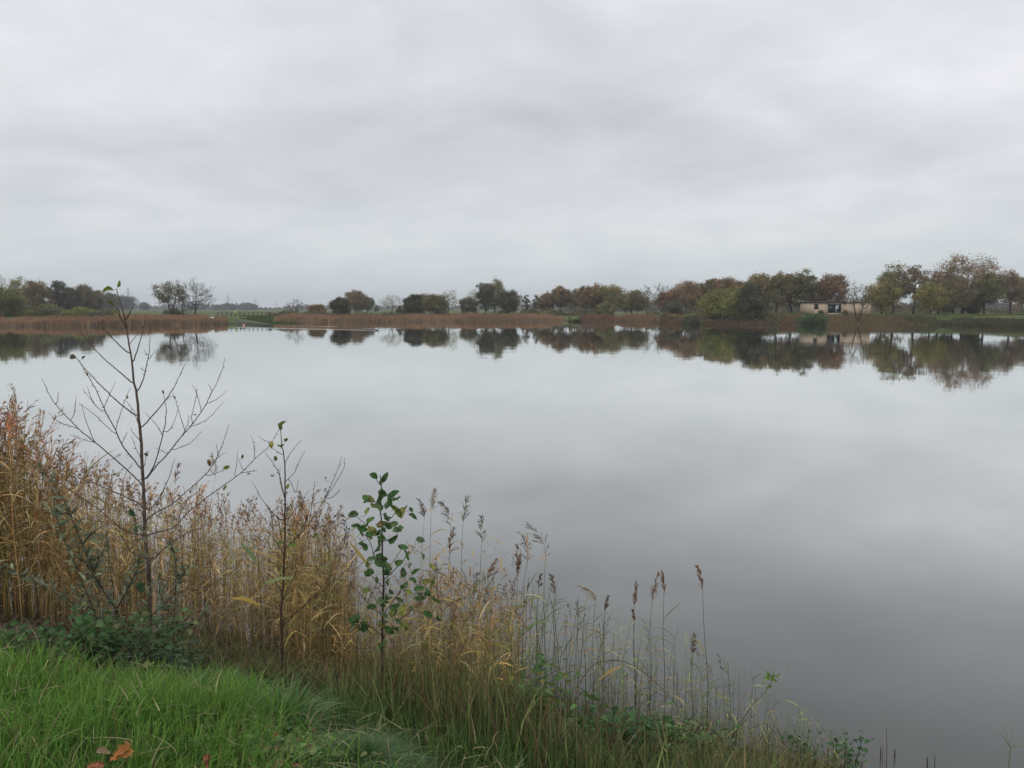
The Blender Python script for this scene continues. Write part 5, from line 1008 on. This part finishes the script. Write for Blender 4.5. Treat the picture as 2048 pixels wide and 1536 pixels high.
# fallen oak leaves on the lawn
LT = [(239, 1512, .095, 35, (.36, .16, .055), 'large orange-brown oak leaf curled up in the long grass'), (556, 1484, .085, 140, (.34, .17, .08), 'brown oak leaf upright on the short grass under the blue-green tussock'), (759, 1524, .075, 80, (.20, .10, .055), 'dark brown leaf caught in the dark tussock at the bottom'),
      (28, 1340, .05, 100, (.24, .11, .05), 'rusty leaf at the left edge of the lawn'), (552, 1530, .06, 10, (.40, .24, .17), 'pinkish-brown leaf at the bottom edge, left of two'), (592, 1533, .055, -30, (.32, .18, .12), 'pinkish-brown leaf at the bottom edge, right of two'), (205, 1505, .06, 170, (.30, .22, .14), 'small pale brown leaf next to the large orange-brown one'),
      (412, 1526, .05, 100, (.22, .09, .05), 'dark red leaf standing at the bottom of the long grass'), (190, 1533, .06, 0, (.28, .11, .06), 'rusty leaf cut by the bottom edge below the large one'), (535, 1505, .05, 20, (.36, .26, .16), 'faded tan leaf pressed into the short grass'), (500, 1522, .04, -10, (.30, .22, .12), 'small tan leaf left of the pinkish-brown pair'), (969, 1511, .045, 90, (.28, .13, .07), 'reddish leaf among the rushes near the bottom')]
for px, py, sz_, a, c, lb in LT:
    p = onground(px, py); p = onz(px, py, p[2] + (.15 if px < 480 else .06)); sz_ *= .85; ar = math.radians(a); g = Geo()
    leaves(g, OAK, (p - np.array((math.cos(ar)*sz_*.5, 0, math.sin(ar)*sz_*.35)))[None], np.array([(math.cos(ar), .15, math.sin(ar)*.8)]), np.array([(.15, -.75, .6)]), sz_*1.0, np.array(c)*1.2, .02)
    leaves(g, OAK, (p - np.array((math.cos(ar)*sz_*.5, -.004, math.sin(ar)*sz_*.35)))[None], np.array([(math.cos(ar), .2, math.sin(ar)*.8)]), np.array([(.15, -.70, .66)]), sz_*.95, np.array(c), .02)
    tag(g.build('fallen_leaf', M_litter), lb, 'leaf', 'fallen leaves on the near bank')
# twigs standing in the water, and the shoot in the lower right corner
for px, y0, y1, w_, lb in ((1761, 1493, 1518, .004, 'thick short stick in the water, leftmost of the row'), (1765, 1490, 1524, .002, 'thin stick in the water touching the leftmost one'), (1773, 1455, 1536, .0022, 'tallest thin stick standing in the water'), (1789, 1499, 1516, .005, 'short dark stub in the water right of the tallest stick'), (1854, 1514, 1538, .0045, 'short stub at the bottom edge, left of the last pair'), (1869, 1508, 1540, .0025, 'thin stick at the bottom edge, right of the last pair')):
    b = onz(px, y1, 0); t_ = at(px, y0, b[1]); g = Geo(); g.tube([b-np.array((0, 0, .1)), b, (b+t_)/2+np.array((.003, 0, 0)), t_], [w_, w_, w_*.9, w_*.5], (.05, .04, .03), 6); tag(g.build('stick', M_bark), lb, 'stick', 'sticks standing in the shallow water')
b = onz(2012, 1580, 0); st = Geo(); tp_ = at(2021, 1496, b[1]); st.tube([b-np.array((0, 0, .2)), b, tp_], [.006, .005, .003], (.14, .19, .10), 6)
r = thing('reed_shoot', b, 'young green reed shoot in the lower right corner', 'reed'); st.build('stem', M_reed, r)
for a, b_ in (((1993, 1460)), ((2030, 1440)), ((2055, 1492)), ((2002, 1448)), ((2047, 1476))):
    g = Geo(); e_ = at(a, b_, tp_[1] + R.uniform(-.08, .08)); q = np.array([tp_ + (e_-tp_)*t + np.array((0, 0, .01*math.sin(math.pi*t))) for t in np.linspace(0, 1, 7)]); g.ribbon(q, .011*np.array([.5, .9, 1, .9, .7, .4, .05]), unit(np.array((.5, .5, .3))), (.15, .21, .10)); g.build('leaf_blade', M_grass, r)
# ------------------------------------------------------------------ haze
def haze():
    g = Geo(); g.box((-3060, -3060, -2.6), (3060, 3060, 48), (1, 1, 1)); m = bpy.data.materials.new('haze'); m.use_nodes = True; T = m.node_tree; T.nodes.clear()
    pv = T.nodes.new('ShaderNodeVolumePrincipled'); pv.inputs['Density'].default_value = .00034; pv.inputs['Color'].default_value = (.90, .95, 1, 1)
    o_ = T.nodes.new('ShaderNodeOutputMaterial'); T.links.new(pv.outputs[0], o_.inputs['Volume']); o = g.build('haze', m); o['kind'] = 'stuff'
haze()
